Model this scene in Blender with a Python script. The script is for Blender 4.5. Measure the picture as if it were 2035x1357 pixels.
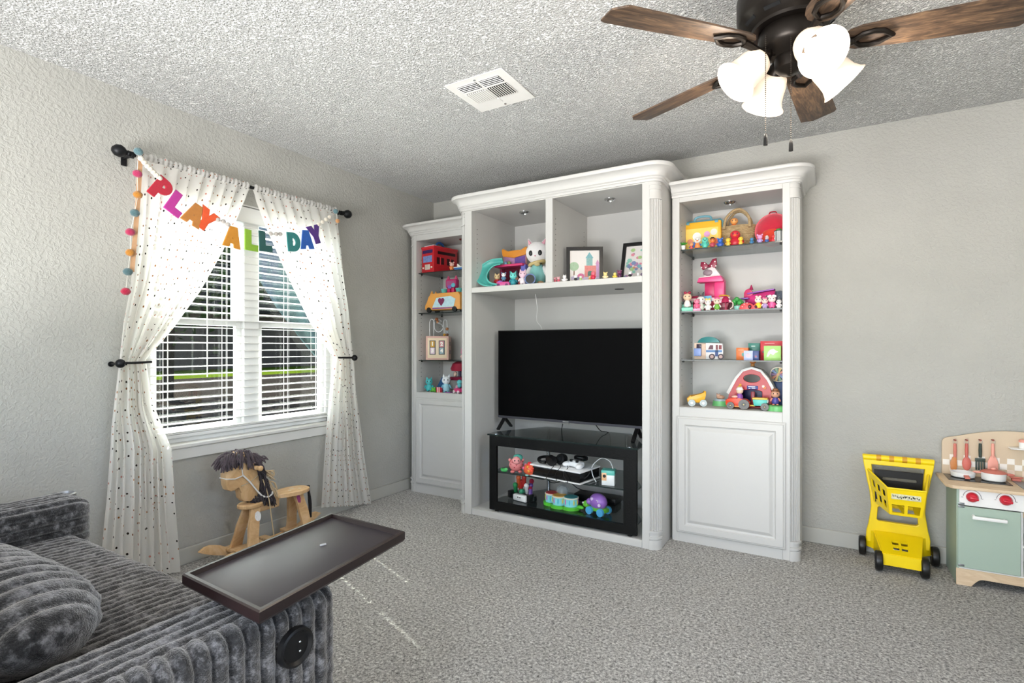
import bpy, bmesh, math, random
from mathutils import Vector as V, Matrix as M, noise as mnoise
random.seed(11)
for o in list(bpy.data.objects): bpy.data.objects.remove(o)
sc = bpy.context.scene
COL = sc.collection
R = math.radians
PI = math.pi

# ------------------------------------------------------------ camera
FPX, CXP, HYP = 1052.0, 1017.5, 690.0
CAM = (2.979, -3.658, 1.17)
YAW = R(30.74)
cd = bpy.data.cameras.new('camera'); cd.sensor_width = 36; cd.lens = 36 * FPX / 2035
cd.shift_y = (HYP - 678.5) / 2035; cd.clip_start = 0.05; cd.clip_end = 200
cam = bpy.data.objects.new('camera', cd); COL.objects.link(cam)
cam.location = CAM; cam.rotation_euler = (R(90), 0, YAW)
sc.camera = cam
FW = (-math.sin(YAW), math.cos(YAW)); RT = (math.cos(YAW), math.sin(YAW))
def on(px, py, ax, v):
    r = (px - CXP) / FPX; u = (HYP - py) / FPX
    d = (FW[0] + r * RT[0], FW[1] + r * RT[1], u); t = (v - CAM[ax]) / d[ax]
    return V([CAM[i] + t * d[i] for i in range(3)])
def fl(px, py, z=0): return on(px, py, 2, z)      # pixel -> point on a level plane
def bw(px, py, y=0): return on(px, py, 1, y)      # pixel -> point on a plane parallel to the back wall
def lw(px, py, x=0): return on(px, py, 0, x)      # pixel -> point on a plane parallel to the window wall

# ------------------------------------------------------------ view / world / sun / added fill lamps
sc.view_settings.view_transform = 'Standard'; sc.view_settings.look = 'None'
sc.view_settings.exposure = 0.0; sc.view_settings.gamma = 1.0
sc.view_settings.use_curve_mapping = False
w = bpy.data.worlds.new('world'); sc.world = w; w.use_nodes = True
wt = w.node_tree; bgn = wt.nodes['Background']
sky = wt.nodes.new('ShaderNodeTexSky'); sky.sky_type = 'NISHITA'; sky.sun_disc = False
sky.sun_elevation = R(43); sky.sun_rotation = R(-67); sky.air_density = 1.0; sky.dust_density = 1.5
wt.links.new(sky.outputs[0], bgn.inputs[0]); bgn.inputs[1].default_value = 1.25
sd = bpy.data.lights.new('sun', 'SUN'); sd.energy = 45.0; sd.angle = R(0.6); sd.color = (1, .95, .87)
so = bpy.data.objects.new('sun', sd); COL.objects.link(so)
sdir = V((0.938 * math.cos(R(43)), -0.347 * math.cos(R(43)), -math.sin(R(43))))
so.rotation_euler = sdir.to_track_quat('-Z', 'Y').to_euler(); so.location = (-6, 2, 8)
def area(name, loc, target, sx, sy, power, col=(1, 1, 1)):
    d = bpy.data.lights.new(name, 'AREA'); d.shape = 'RECTANGLE'; d.size = sx; d.size_y = sy
    d.energy = power; d.color = col
    o = bpy.data.objects.new(name, d); COL.objects.link(o); o.location = loc
    o.rotation_euler = (V(target) - V(loc)).to_track_quat('-Z', 'Y').to_euler()
    return o
# added area lamps filling the room through the unseen rear and right openings
area('added_rear_fill', (2.0, -5.28, 1.1), (2.0, -2.6, 2.0), 2.3, 1.9, 105, (.98, .99, 1))  # added fill lamp behind the camera, brightens cabinet fronts and niche
area('added_upward_fill', (2.0, -6.0, .03), (2.0, -5.6, 3.0), 2.3, 1.3, 540, (1, .99, .97))  # added lamp facing up to brighten the ceiling; no deck is built
area('added_side_fill', (4.98, -2.9, 1.5), (0, -2.5, 1.9), 1.3, 1.2, 8, (1, .985, .96))  # added weak fill lamp from the right

# ------------------------------------------------------------ materials
def lin(c):
    return c / 12.92 if c <= .04045 else ((c + .055) / 1.055) ** 2.4
def rgb(h):
    if isinstance(h, str):
        h = h.lstrip('#'); return tuple(lin(int(h[i:i + 2], 16) / 255) for i in (0, 2, 4)) + (1,)
    return tuple(h) + (1,) if len(h) == 3 else tuple(h)
MATS = {}
def N(nt, t, **kw):
    n = nt.nodes.new(t)
    for k, v in kw.items():
        if k in n.inputs: n.inputs[k].default_value = v
        else: setattr(n, k, v)
    return n
def mat(col, rough=.5, metal=0., var=.05, nscale=30., bump=0., bscale=200., sheen=0., coat=0., spec=.5,
        emit=0., trans=0., alpha=1., sss=0., key=None, ecol=None):
    k = key or (str(col), rough, metal, var, nscale, bump, bscale, sheen, coat, spec, emit, trans, alpha)
    if k in MATS: return MATS[k]
    m = bpy.data.materials.new(key if isinstance(key, str) else 'mat_' + str(len(MATS))); m.use_nodes = True
    nt = m.node_tree; b = nt.nodes['Principled BSDF']; c = rgb(col)
    b.inputs['Roughness'].default_value = rough; b.inputs['Metallic'].default_value = metal
    b.inputs['Specular IOR Level'].default_value = spec
    b.inputs['Sheen Weight'].default_value = sheen; b.inputs['Coat Weight'].default_value = coat
    b.inputs['Transmission Weight'].default_value = trans; b.inputs['Alpha'].default_value = alpha
    tc = N(nt, 'ShaderNodeTexCoord')
    nz = N(nt, 'ShaderNodeTexNoise', Scale=nscale, Detail=4.0); nt.links.new(tc.outputs['Object'], nz.inputs['Vector'])
    mx = N(nt, 'ShaderNodeMix', data_type='RGBA')
    mx.inputs[6].default_value = tuple(x * (1 - var) for x in c[:3]) + (1,)
    mx.inputs[7].default_value = tuple(min(1, x * (1 + var)) for x in c[:3]) + (1,)
    nt.links.new(nz.outputs[0], mx.inputs[0]); nt.links.new(mx.outputs[2], b.inputs['Base Color'])
    if bump:
        n2 = N(nt, 'ShaderNodeTexNoise', Scale=bscale, Detail=3.0); nt.links.new(tc.outputs['Object'], n2.inputs['Vector'])
        bp = N(nt, 'ShaderNodeBump', Strength=bump, Distance=.01); nt.links.new(n2.outputs[0], bp.inputs['Height'])
        nt.links.new(bp.outputs[0], b.inputs['Normal'])
    if emit:
        b.inputs['Emission Color'].default_value = rgb(ecol) if ecol else c; b.inputs['Emission Strength'].default_value = emit
    MATS[k] = m; return m
def ramp(nt, stops, interp='LINEAR'):
    r = N(nt, 'ShaderNodeValToRGB'); cr = r.color_ramp; cr.interpolation = interp
    cr.elements[0].position, cr.elements[0].color = stops[0][0], rgb(stops[0][1])
    cr.elements[1].position, cr.elements[1].color = stops[-1][0], rgb(stops[-1][1])
    for p, c in stops[1:-1]:
        e = cr.elements.new(p); e.color = rgb(c)
    return r
def bare(name):
    m = bpy.data.materials.new(name); m.use_nodes = True; nt = m.node_tree
    return m, nt, nt.nodes['Principled BSDF'], N(nt, 'ShaderNodeTexCoord')
def m_wall():
    m, nt, b, tc = bare('painted_wall'); L = nt.links
    b.inputs['Roughness'].default_value = .75
    nz = N(nt, 'ShaderNodeTexNoise', Scale=3.0, Detail=3.0); L.new(tc.outputs['Object'], nz.inputs['Vector'])
    r = ramp(nt, [(.3, '#acaba5'), (.7, '#b3b2ac')]); L.new(nz.outputs[0], r.inputs[0]); L.new(r.outputs[0], b.inputs['Base Color'])
    n1 = N(nt, 'ShaderNodeTexNoise', Scale=62.0, Detail=3.0, Roughness=.55, Distortion=.6); L.new(tc.outputs['Object'], n1.inputs['Vector'])
    r2 = ramp(nt, [(.42, (0, 0, 0)), (.62, (1, 1, 1))]); L.new(n1.outputs[0], r2.inputs[0])
    bp = N(nt, 'ShaderNodeBump', Strength=.33, Distance=.006); L.new(r2.outputs[0], bp.inputs['Height']); L.new(bp.outputs[0], b.inputs['Normal'])
    return m
def m_ceiling():
    m, nt, b, tc = bare('popcorn_ceiling'); L = nt.links
    b.inputs['Roughness'].default_value = .9; b.inputs['Specular IOR Level'].default_value = .2
    b.inputs['Base Color'].default_value = rgb('#f1f1ef')
    n1 = N(nt, 'ShaderNodeTexNoise', Scale=115.0, Detail=4.0, Roughness=.65, Distortion=.4); L.new(tc.outputs['Object'], n1.inputs['Vector'])
    vo = N(nt, 'ShaderNodeTexVoronoi', Scale=95.0); L.new(tc.outputs['Object'], vo.inputs['Vector'])
    r1 = ramp(nt, [(.34, (0, 0, 0)), (.54, (1, 1, 1))]); L.new(n1.outputs[0], r1.inputs[0])
    r2 = ramp(nt, [(.05, (1, 1, 1)), (.55, (0, 0, 0))]); L.new(vo.outputs['Distance'], r2.inputs[0])
    ad = N(nt, 'ShaderNodeMath', operation='ADD'); L.new(r1.outputs[0], ad.inputs[0]); L.new(r2.outputs[0], ad.inputs[1])
    bp = N(nt, 'ShaderNodeBump', Strength=1.0, Distance=.014); L.new(ad.outputs[0], bp.inputs['Height']); L.new(bp.outputs[0], b.inputs['Normal'])
    return m
def m_carpet():
    m, nt, b, tc = bare('grey_carpet'); L = nt.links
    b.inputs['Roughness'].default_value = .95; b.inputs['Specular IOR Level'].default_value = .15; b.inputs['Sheen Weight'].default_value = .2
    n1 = N(nt, 'ShaderNodeTexNoise', Scale=88.0, Detail=6.0, Roughness=.85, Distortion=.5); L.new(tc.outputs['Object'], n1.inputs['Vector'])
    r1 = ramp(nt, [(.37, '#3d3a37'), (.45, '#97938e'), (.53, '#cfccc6'), (.62, '#fffdf8')]); L.new(n1.outputs[0], r1.inputs[0])
    n2 = N(nt, 'ShaderNodeTexNoise', Scale=2.2, Detail=3.0); L.new(tc.outputs['Object'], n2.inputs['Vector'])
    mp = N(nt, 'ShaderNodeMapRange'); mp.inputs[3].default_value = .88; mp.inputs[4].default_value = 1.1; L.new(n2.outputs[0], mp.inputs[0])
    mx = N(nt, 'ShaderNodeMix', data_type='RGBA', blend_type='MULTIPLY'); mx.inputs[0].default_value = 1
    L.new(r1.outputs[0], mx.inputs[6]); L.new(mp.outputs[0], mx.inputs[7]); L.new(mx.outputs[2], b.inputs['Base Color'])
    bp = N(nt, 'ShaderNodeBump', Strength=.9, Distance=.012); L.new(n1.outputs[0], bp.inputs['Height']); L.new(bp.outputs[0], b.inputs['Normal'])
    return m
def m_wood(name, c0, c1, c2, scale=(1, 1, 1), rough=.5, sc_=9.0, axis='X'):
    m, nt, b, tc = bare(name); L = nt.links; b.inputs['Roughness'].default_value = rough
    mp = N(nt, 'ShaderNodeMapping'); mp.inputs['Scale'].default_value = scale; L.new(tc.outputs['Object'], mp.inputs[0])
    n = N(nt, 'ShaderNodeTexNoise', Scale=sc_, Detail=6.0, Roughness=.65, Distortion=.8); L.new(mp.outputs[0], n.inputs['Vector'])
    r = ramp(nt, [(.3, c0), (.5, c1), (.7, c2)]); L.new(n.outputs[0], r.inputs[0]); L.new(r.outputs[0], b.inputs['Base Color'])
    bp = N(nt, 'ShaderNodeBump', Strength=.15, Distance=.002); L.new(n.outputs[0], bp.inputs['Height']); L.new(bp.outputs[0], b.inputs['Normal'])
    return m
def m_glass(name, tint, gloss=.06, rough=.0):
    # thin clear sheet: straight-through light with a mirror coat that grows at glancing angles
    m = bpy.data.materials.new(name); m.use_nodes = True; nt = m.node_tree; L = nt.links
    nt.nodes.remove(nt.nodes['Principled BSDF']); out = nt.nodes['Material Output']
    tr = N(nt, 'ShaderNodeBsdfTransparent'); tr.inputs[0].default_value = rgb(tint)
    gl = N(nt, 'ShaderNodeBsdfGlossy'); gl.inputs['Roughness'].default_value = rough
    lwt = N(nt, 'ShaderNodeLayerWeight', Blend=.5)
    p5 = N(nt, 'ShaderNodeMath', operation='POWER'); p5.inputs[1].default_value = 4.0; L.new(lwt.outputs['Facing'], p5.inputs[0])
    fr = N(nt, 'ShaderNodeMapRange'); fr.inputs[3].default_value = gloss * .6; fr.inputs[4].default_value = .8; L.new(p5.outputs[0], fr.inputs[0])
    mx = N(nt, 'ShaderNodeMixShader'); L.new(fr.outputs[0], mx.inputs[0]); L.new(tr.outputs[0], mx.inputs[1]); L.new(gl.outputs[0], mx.inputs[2])
    L.new(mx.outputs[0], out.inputs[0]); return m
def m_sheer():
    # thin white voile with rows of small woven dots
    m = bpy.data.materials.new('dotted_voile'); m.use_nodes = True; nt = m.node_tree; L = nt.links
    nt.nodes.remove(nt.nodes['Principled BSDF']); out = nt.nodes['Material Output']
    uv = N(nt, 'ShaderNodeTexCoord')
    df = N(nt, 'ShaderNodeBsdfDiffuse'); tl = N(nt, 'ShaderNodeBsdfTranslucent'); tp = N(nt, 'ShaderNodeBsdfTransparent')
    mp = N(nt, 'ShaderNodeMapping'); mp.inputs['Scale'].default_value = (20, 24, 1); L.new(uv.outputs['UV'], mp.inputs[0])
    vo = N(nt, 'ShaderNodeTexVoronoi', Scale=1.0, Randomness=.62); vo.voronoi_dimensions = '2D'; L.new(mp.outputs[0], vo.inputs['Vector'])
    lt = N(nt, 'ShaderNodeMath', operation='LESS_THAN'); lt.inputs[1].default_value = .115; L.new(vo.outputs['Distance'], lt.inputs[0])
    sp = N(nt, 'ShaderNodeSeparateColor'); L.new(vo.outputs['Color'], sp.inputs[0])
    g2 = N(nt, 'ShaderNodeMath', operation='GREATER_THAN'); g2.inputs[1].default_value = .28; L.new(sp.outputs[1], g2.inputs[0])
    dot = N(nt, 'ShaderNodeMath', operation='MULTIPLY'); L.new(lt.outputs[0], dot.inputs[0]); L.new(g2.outputs[0], dot.inputs[1])
    dc = ramp(nt, [(0, '#2c2622'), (.4, '#8a5a35'), (.6, '#a8744a'), (.8, '#c4867a'), (1, '#3a302c')], 'CONSTANT'); L.new(sp.outputs[0], dc.inputs[0])
    df.inputs[0].default_value = tl.inputs[0].default_value = rgb('#fbf9f5')
    dd = N(nt, 'ShaderNodeBsdfDiffuse'); L.new(dc.outputs[0], dd.inputs[0])
    a = N(nt, 'ShaderNodeMixShader'); a.inputs[0].default_value = .6; L.new(df.outputs[0], a.inputs[1]); L.new(tl.outputs[0], a.inputs[2])
    b2 = N(nt, 'ShaderNodeMixShader'); b2.inputs[0].default_value = .16; L.new(a.outputs[0], b2.inputs[1]); L.new(tp.outputs[0], b2.inputs[2])
    b3 = N(nt, 'ShaderNodeMixShader'); L.new(dot.outputs[0], b3.inputs[0]); L.new(b2.outputs[0], b3.inputs[1]); L.new(dd.outputs[0], b3.inputs[2])
    L.new(b3.outputs[0], out.inputs[0]); return m
def m_plush():
    m, nt, b, tc = bare('charcoal_plush'); L = nt.links
    b.inputs['Roughness'].default_value = .85; b.inputs['Sheen Weight'].default_value = 1.0; b.inputs['Sheen Roughness'].default_value = .4
    b.inputs['Sheen Tint'].default_value = (1, .97, .94, 1); b.inputs['Specular IOR Level'].default_value = .2
    n1 = N(nt, 'ShaderNodeTexNoise', Scale=34.0, Detail=6.0, Roughness=.75); L.new(tc.outputs['Object'], n1.inputs['Vector'])
    r1 = ramp(nt, [(.34, '#101012'), (.5, '#363638'), (.66, '#858487')]); L.new(n1.outputs[0], r1.inputs[0]); L.new(r1.outputs[0], b.inputs['Base Color'])
    n2 = N(nt, 'ShaderNodeTexNoise', Scale=240.0, Detail=3.0, Roughness=.7); L.new(tc.outputs['Object'], n2.inputs['Vector'])
    bp = N(nt, 'ShaderNodeBump', Strength=.7, Distance=.006); L.new(n2.outputs[0], bp.inputs['Height']); L.new(bp.outputs[0], b.inputs['Normal'])
    return m
WALL = m_wall(); CEIL = m_ceiling(); CARPET = m_carpet(); PLUSH = m_plush(); SHEER = m_sheer()
WHITE = mat('#c9c8c5', .42, var=.012, nscale=8, key='white_cabinet_paint')
TRIM = mat('#dddcd8', .5, var=.015, nscale=6, key='white_trim_paint')
VINYL = mat('#eeeeec', .4, var=.01, key='white_vinyl')
BLACKP = mat('#08080a', .42, var=.2, spec=.35, key='black_plastic')
BRONZE = mat('#2b2622', .38, .75, var=.12, nscale=12, key='dark_bronze')
IRON = mat('#18191c', .45, .5, var=.15, key='black_iron')
CHROME = mat('#c9cbcc', .18, 1., var=.03, key='chrome')
PANE = m_glass('window_glass', '#f2f7f5'); SHELFGLASS = m_glass('shelf_glass', '#c9d2d2'); SMOKE = m_glass('smoked_glass', '#cdd3d4')
GLASSEDGE = mat('#26302f', .15, var=.1, key='glass_edge')
HORSEWOOD = m_wood('pine', '#bb9263', '#d3ad7e', '#e0c199', (3, .6, .6), .5, 14)
FANWOOD = m_wood('walnut_blade', '#2a211b', '#4f3d2f', '#7a6048', (2.2, 14, 14), .55, 5)

# ------------------------------------------------------------ geometry helpers
class G:
    """collects shapes in one bmesh; out() links them as one mesh object"""
    def __init__(s, m=None): s.bm = bmesh.new(); s.m = m or M.Identity(4)
    def _mt(s, c, rot): return s.m @ M.Translation(V(c)) @ (rot_m(rot) if rot else M.Identity(4))
    def box(s, c, d, bev=0., rot=None, seg=2):
        r = bmesh.ops.create_cube(s.bm, size=1, matrix=s._mt(c, rot) @ M.Diagonal((d[0], d[1], d[2], 1)))
        if bev > 0:
            es = list({e for v in r['verts'] for e in v.link_edges})
            bmesh.ops.bevel(s.bm, geom=es, offset=min(bev, min(d) * .49), segments=seg, profile=.5, affect='EDGES')
        return s
    def bb(s, x0, x1, y0, y1, z0, z1, bev=0., seg=1):
        return s.box(((x0 + x1) / 2, (y0 + y1) / 2, (z0 + z1) / 2), (abs(x1 - x0), abs(y1 - y0), abs(z1 - z0)), bev, None, seg)
    def sph(s, c, r, seg=14, ring=9, rot=None):
        r = (r, r, r) if not hasattr(r, '__len__') else r
        bmesh.ops.create_uvsphere(s.bm, u_segments=seg, v_segments=ring, radius=1, matrix=s._mt(c, rot) @ M.Diagonal((r[0], r[1], r[2], 1)))
        return s
    def cyl(s, c, r, h, seg=20, rot=None, r2=None, sx=1, sy=1):
        bmesh.ops.create_cone(s.bm, cap_ends=True, segments=seg, radius1=r, radius2=r if r2 is None else r2, depth=h,
                              matrix=s._mt(c, rot) @ M.Diagonal((sx, sy, 1, 1)))
        return s
    def lathe(s, prof, c=(0, 0, 0), seg=24, rot=None, sx=1, sy=1):
        mt = s._mt(c, rot); rows = []
        for r, z in prof:
            if r < 1e-5: rows.append([s.bm.verts.new(mt @ V((0, 0, z)))])
            else: rows.append([s.bm.verts.new(mt @ V((sx * r * math.cos(2 * PI * k / seg), sy * r * math.sin(2 * PI * k / seg), z))) for k in range(seg)])
        for a, b in zip(rows, rows[1:]):
            for k in range(seg):
                k2 = (k + 1) % seg
                f = [a[k % len(a)], a[k2 % len(a)], b[k2 % len(b)], b[k % len(b)]]
                f2 = []
                for v in f:
                    if v not in f2: f2.append(v)
                if len(f2) >= 3:
                    try: s.bm.faces.new(f2)
                    except ValueError: pass
        return s
    def tube(s, pts, r, seg=6, closed=False):
        pts = [V(p) for p in pts]; n = len(pts); rings = []
        rr = r if hasattr(r, '__len__') else [r] * n
        up = V((0, 0, 1)); prev = None
        for i, p in enumerate(pts):
            if closed: t = pts[(i + 1) % n] - pts[i - 1]
            else: t = pts[min(i + 1, n - 1)] - pts[max(i - 1, 0)]
            t = t.normalized() if t.length > 1e-9 else V((0, 0, 1))
            if prev is None:
                a = t.cross(up)
                if a.length < 1e-3: a = t.cross(V((1, 0, 0)))
            else: a = prev - t * prev.dot(t)
            a.normalize(); prev = a; b = t.cross(a)
            rings.append([s.bm.verts.new(s.m @ (p + rr[i] * (math.cos(2 * PI * k / seg) * a + math.sin(2 * PI * k / seg) * b))) for k in range(seg)])
        pr = list(zip(rings, rings[1:])) + ([(rings[-1], rings[0])] if closed else [])
        for a, b in pr:
            for k in range(seg): s.bm.faces.new([a[k], a[(k + 1) % seg], b[(k + 1) % seg], b[k]])
        if not closed:
            s.bm.faces.new(rings[0][::-1]); s.bm.faces.new(rings[-1])
        return s
    def prism(s, poly, d0, d1, plane='XZ', bev=0.):
        """2-D outline extruded along the third axis"""
        def p3(a, b, d): return V((a, d, b)) if plane == 'XZ' else V((d, a, b)) if plane == 'YZ' else V((a, b, d))
        A = [s.bm.verts.new(s.m @ p3(a, b, d0)) for a, b in poly]; B = [s.bm.verts.new(s.m @ p3(a, b, d1)) for a, b in poly]
        n = len(poly); fs = [s.bm.faces.new(A), s.bm.faces.new(B[::-1])]
        for k in range(n): fs.append(s.bm.faces.new([A[k], B[k], B[(k + 1) % n], A[(k + 1) % n]]))
        if bev:
            es = list(set(fs[0].edges) | set(fs[1].edges))
            bmesh.ops.bevel(s.bm, geom=es, offset=bev, segments=2, profile=.5, affect='EDGES')
        return s
    def grid(s, fn, nu, nv, cu=False):
        vs = [[s.bm.verts.new(s.m @ V(fn(i / nu, j / nv))) for j in range(nv + 1)] for i in range(nu + (0 if cu else 1))]
        n = len(vs)
        for i in range(nu):
            for j in range(nv):
                s.bm.faces.new([vs[i][j], vs[(i + 1) % n][j], vs[(i + 1) % n][j + 1], vs[i][j + 1]])
        return s
    def tor(s, c, r, q, seg=24, ring=8, rot=None):
        mt = s._mt(c, rot)
        old = s.m; s.m = mt
        s.tube([(r * math.cos(2 * PI * k / seg), r * math.sin(2 * PI * k / seg), 0) for k in range(seg)], q, ring, True); s.m = old
        return s
    def out(s, name, mt, parent=None, smooth=True, ang=38, kind=None, label=None):
        bmesh.ops.recalc_face_normals(s.bm, faces=s.bm.faces)
        me = bpy.data.meshes.new(name); s.bm.to_mesh(me); s.bm.free()
        me.materials.append(mt)
        if smooth and len(me.polygons):
            me.polygons.foreach_set('use_smooth', [True] * len(me.polygons)); me.set_sharp_from_angle(angle=R(ang))
        o = bpy.data.objects.new(name, me); COL.objects.link(o)
        if parent: o.parent = parent
        if kind: o['kind'] = kind
        if label: o['label'] = label
        return o
def rot_m(r):
    return M.Rotation(r[2], 4, 'Z') @ M.Rotation(r[1], 4, 'Y') @ M.Rotation(r[0], 4, 'X')
def thing(name, label, cat, loc=(0, 0, 0), rz=0., group=None, rot=None):
    o = bpy.data.objects.new(name, None); COL.objects.link(o); o.empty_display_size = .05
    o.location = loc; o.rotation_euler = rot or (0, 0, rz)
    return tag(o, label, cat, group)
def tag(o, label, cat, group=None):
    o['label'] = label; o['category'] = cat
    if group: o['group'] = group
    return o
def struct(o): o['kind'] = 'structure'; return o
def copy_tree(o, parent=None):
    c = o.copy(); COL.objects.link(c); c.parent = parent
    for ch in list(o.children): copy_tree(ch, c)
    return c
def curve_solid(name, loops, depth, bevel, mt, parent=None, res=2, m=None):
    """flat outline with holes, given thickness and a soft edge (drawn in XY, thick in Z)"""
    cu = bpy.data.curves.new(name, 'CURVE'); cu.dimensions = '2D'; cu.fill_mode = 'BOTH'; cu.extrude = depth; cu.bevel_depth = bevel; cu.bevel_resolution = res
    for lp in loops:
        sp = cu.splines.new('POLY'); sp.points.add(len(lp) - 1); sp.use_cyclic_u = True
        for p, q in zip(sp.points, lp): p.co = (q[0], q[1], 0, 1)
    return _curve_mesh(name, cu, mt, parent, m)
def _curve_mesh(name, cu, mt, parent, m):
    t = bpy.data.objects.new('tmp', cu); COL.objects.link(t)
    dg = bpy.context.evaluated_depsgraph_get(); me = bpy.data.meshes.new_from_object(t.evaluated_get(dg))
    bpy.data.objects.remove(t); bpy.data.curves.remove(cu)
    if m: me.transform(m)
    me.name = name; me.materials.clear(); me.materials.append(mt)
    o = bpy.data.objects.new(name, me); COL.objects.link(o)
    if parent: o.parent = parent
    return o
def text_solid(name, body, size, depth, mt, parent=None, m=None, bold=0.):
    cu = bpy.data.curves.new(name, 'FONT'); cu.body = body; cu.size = size; cu.extrude = depth; cu.align_x = 'CENTER'; cu.align_y = 'CENTER'; cu.offset = bold
    return _curve_mesh(name, cu, mt, parent, m)
FACE_X = M(((0, 0, 1, 0), (1, 0, 0, 0), (0, 1, 0, 0), (0, 0, 0, 1)))     # drawn XY -> stands on the YZ plane facing +X
FACE_MY = M(((1, 0, 0, 0), (0, 0, -1, 0), (0, 1, 0, 0), (0, 0, 0, 1)))   # drawn XY -> stands on the XZ plane facing -Y
def arc(cx, cy, r, a0, a1, n, ry=None):
    return [(cx + r * math.cos(R(a0 + (a1 - a0) * k / n)), cy + (ry or r) * math.sin(R(a0 + (a1 - a0) * k / n))) for k in range(n + 1)]
def lerp(a, b, t): return a + (b - a) * t
def interp(pts, t):
    """piecewise-linear point on a list of tuples at t in 0..1, spaced by the first item"""
    for a, b in zip(pts, pts[1:]):
        if t <= b[0] or b is pts[-1]:
            k = (t - a[0]) / (b[0] - a[0]) if b[0] > a[0] else 0
            k = max(0, min(1, k)); k = k * k * (3 - 2 * k) * .5 + k * .5
            return [lerp(x, y, k) for x, y in zip(a[1:], b[1:])]
def spline(P, n=8):
    """smooth curve through points"""
    P = [V(p) for p in P]; out = []
    for i in range(len(P) - 1):
        p0 = P[max(i - 1, 0)]; p1 = P[i]; p2 = P[i + 1]; p3 = P[min(i + 2, len(P) - 1)]
        for k in range(n):
            t = k / n
            out.append(.5 * ((2 * p1) + (p2 - p0) * t + (2 * p0 - 5 * p1 + 4 * p2 - p3) * t * t + (3 * p1 - p0 - 3 * p2 + p3) * t ** 3))
    return out + [P[-1]]
# ============================================================ ROOM SHELL
RX, RY, H = 4.9, -5.2, 2.44
WY0, WY1, WZ0, WZ1 = -2.30, -1.10, 0.655, 2.02
struct(G().bb(-.15, RX + .15, RY - .15, .15, -.1, 0).out('floor', CARPET, smooth=False))
struct(G().bb(-.15, RX + .15, RY - .15, .15, H, H + .1).out('ceiling', CEIL, smooth=False))
struct(G().bb(-.15, RX + .15, 0, .12, 0, H).out('wall_back', WALL, smooth=False))
g = G(); g.bb(-.12, 0, RY, WY0, 0, H).bb(-.12, 0, WY1, 0, 0, H).bb(-.12, 0, WY0, WY1, 0, WZ0 - .02).bb(-.12, 0, WY0, WY1, WZ1, H)
struct(g.out('wall_left', WALL, smooth=False))
# right and rear walls, out of view; openings added to admit the fill lamps
g = G(); g.bb(RX, RX + .12, RY, -3.55, 0, H).bb(RX, RX + .12, -2.25, 0, 0, H).bb(RX, RX + .12, -3.55, -2.25, 0, .9).bb(RX, RX + .12, -3.55, -2.25, 2.1, H)
struct(g.out('wall_right', WALL, smooth=False))
g = G(); g.bb(-.15, .85, RY - .12, RY, 0, H).bb(3.15, RX + .15, RY - .12, RY, 0, H).bb(.85, 3.15, RY - .12, RY, 2.15, H)
struct(g.out('wall_front', WALL, smooth=False))
def plain_frame(name, boxes):
    g = G()
    for b in boxes: g.bb(*b, .006)
    return struct(g.out(name, VINYL))
plain_frame('added_door_frame', [(.85, .93, RY - .1, RY - .04, 0, 2.15), (3.07, 3.15, RY - .1, RY - .04, 0, 2.15), (1.95, 2.05, RY - .1, RY - .04, 0, 2.15),
                       (.85, 3.15, RY - .1, RY - .04, 2.07, 2.15), (.85, 3.15, RY - .1, RY - .04, 0, .06)])  # invented door frame, placed around the rear fill lamp
plain_frame('added_window_frame', [(RX + .03, RX + .09, -3.55, -3.49, .9, 2.1), (RX + .03, RX + .09, -2.31, -2.25, .9, 2.1), (RX + .03, RX + .09, -3.55, -2.25, .9, .97), (RX + .03, RX + .09, -3.55, -2.25, 2.03, 2.1)])  # invented window frame, placed around the right fill lamp
# baseboards
BASEM = mat('#b5b4ad', .5, var=.01, key='baseboard_paint')
struct(G().bb(0, .014, RY, 0, 0, .09, .004).out('baseboard_left', BASEM))
struct(G().bb(0, RX, -.014, 0, 0, .09, .004).out('baseboard_back', BASEM))
struct(G().bb(RX - .014, RX, RY, 0, 0, .09, .004).out('baseboard_right', BASEM))

# ---- window 1: white vinyl twin single-hung unit
wn = thing('window_1', 'white twin single hung window with grey daylight behind blinds', 'window', (-.09, (WY0 + WY1) / 2, WZ0)); del wn['category']
struct(wn); del wn['label']
wy0, wy1, wh = WY0 - wn.location.y, WY1 - wn.location.y, WZ1 - WZ0
g = G(); t = .045
g.bb(-.03, .06, wy0, wy0 + t, 0, wh, .004).bb(-.03, .06, wy1 - t, wy1, 0, wh, .004).bb(-.03, .06, wy0, wy1, 0, t, .004).bb(-.03, .06, wy0, wy1, wh - t, wh, .004)
g.out('window_frame', VINYL, wn)
G().bb(-.03, .062, -.05, .05, 0, wh, .004).out('mullion', VINYL, wn)
mz = 1.315 - WZ0
for s in (-1, 1):
    a, b = (wy0 + t, -.05) if s < 0 else (.05, wy1 - t)
    for z0, z1, xo in ((t, mz + .015, .022), (mz - .015, wh - t, -.005)):
        g = G(); q = .035
        g.bb(xo - .015, xo + .015, a, a + q, z0, z1, .003).bb(xo - .015, xo + .015, b - q, b, z0, z1, .003).bb(xo - .014, xo + .014, a, b, z0, z0 + q, .003).bb(xo - .014, xo + .014, a, b, z1 - q, z1, .003)
        sh = g.out('sash', VINYL, wn)
        G().bb(xo - .002, xo + .002, a + q - .004, b - q + .004, z0 + q - .004, z1 - q + .004).out('pane', PANE, sh, smooth=False)
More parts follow.
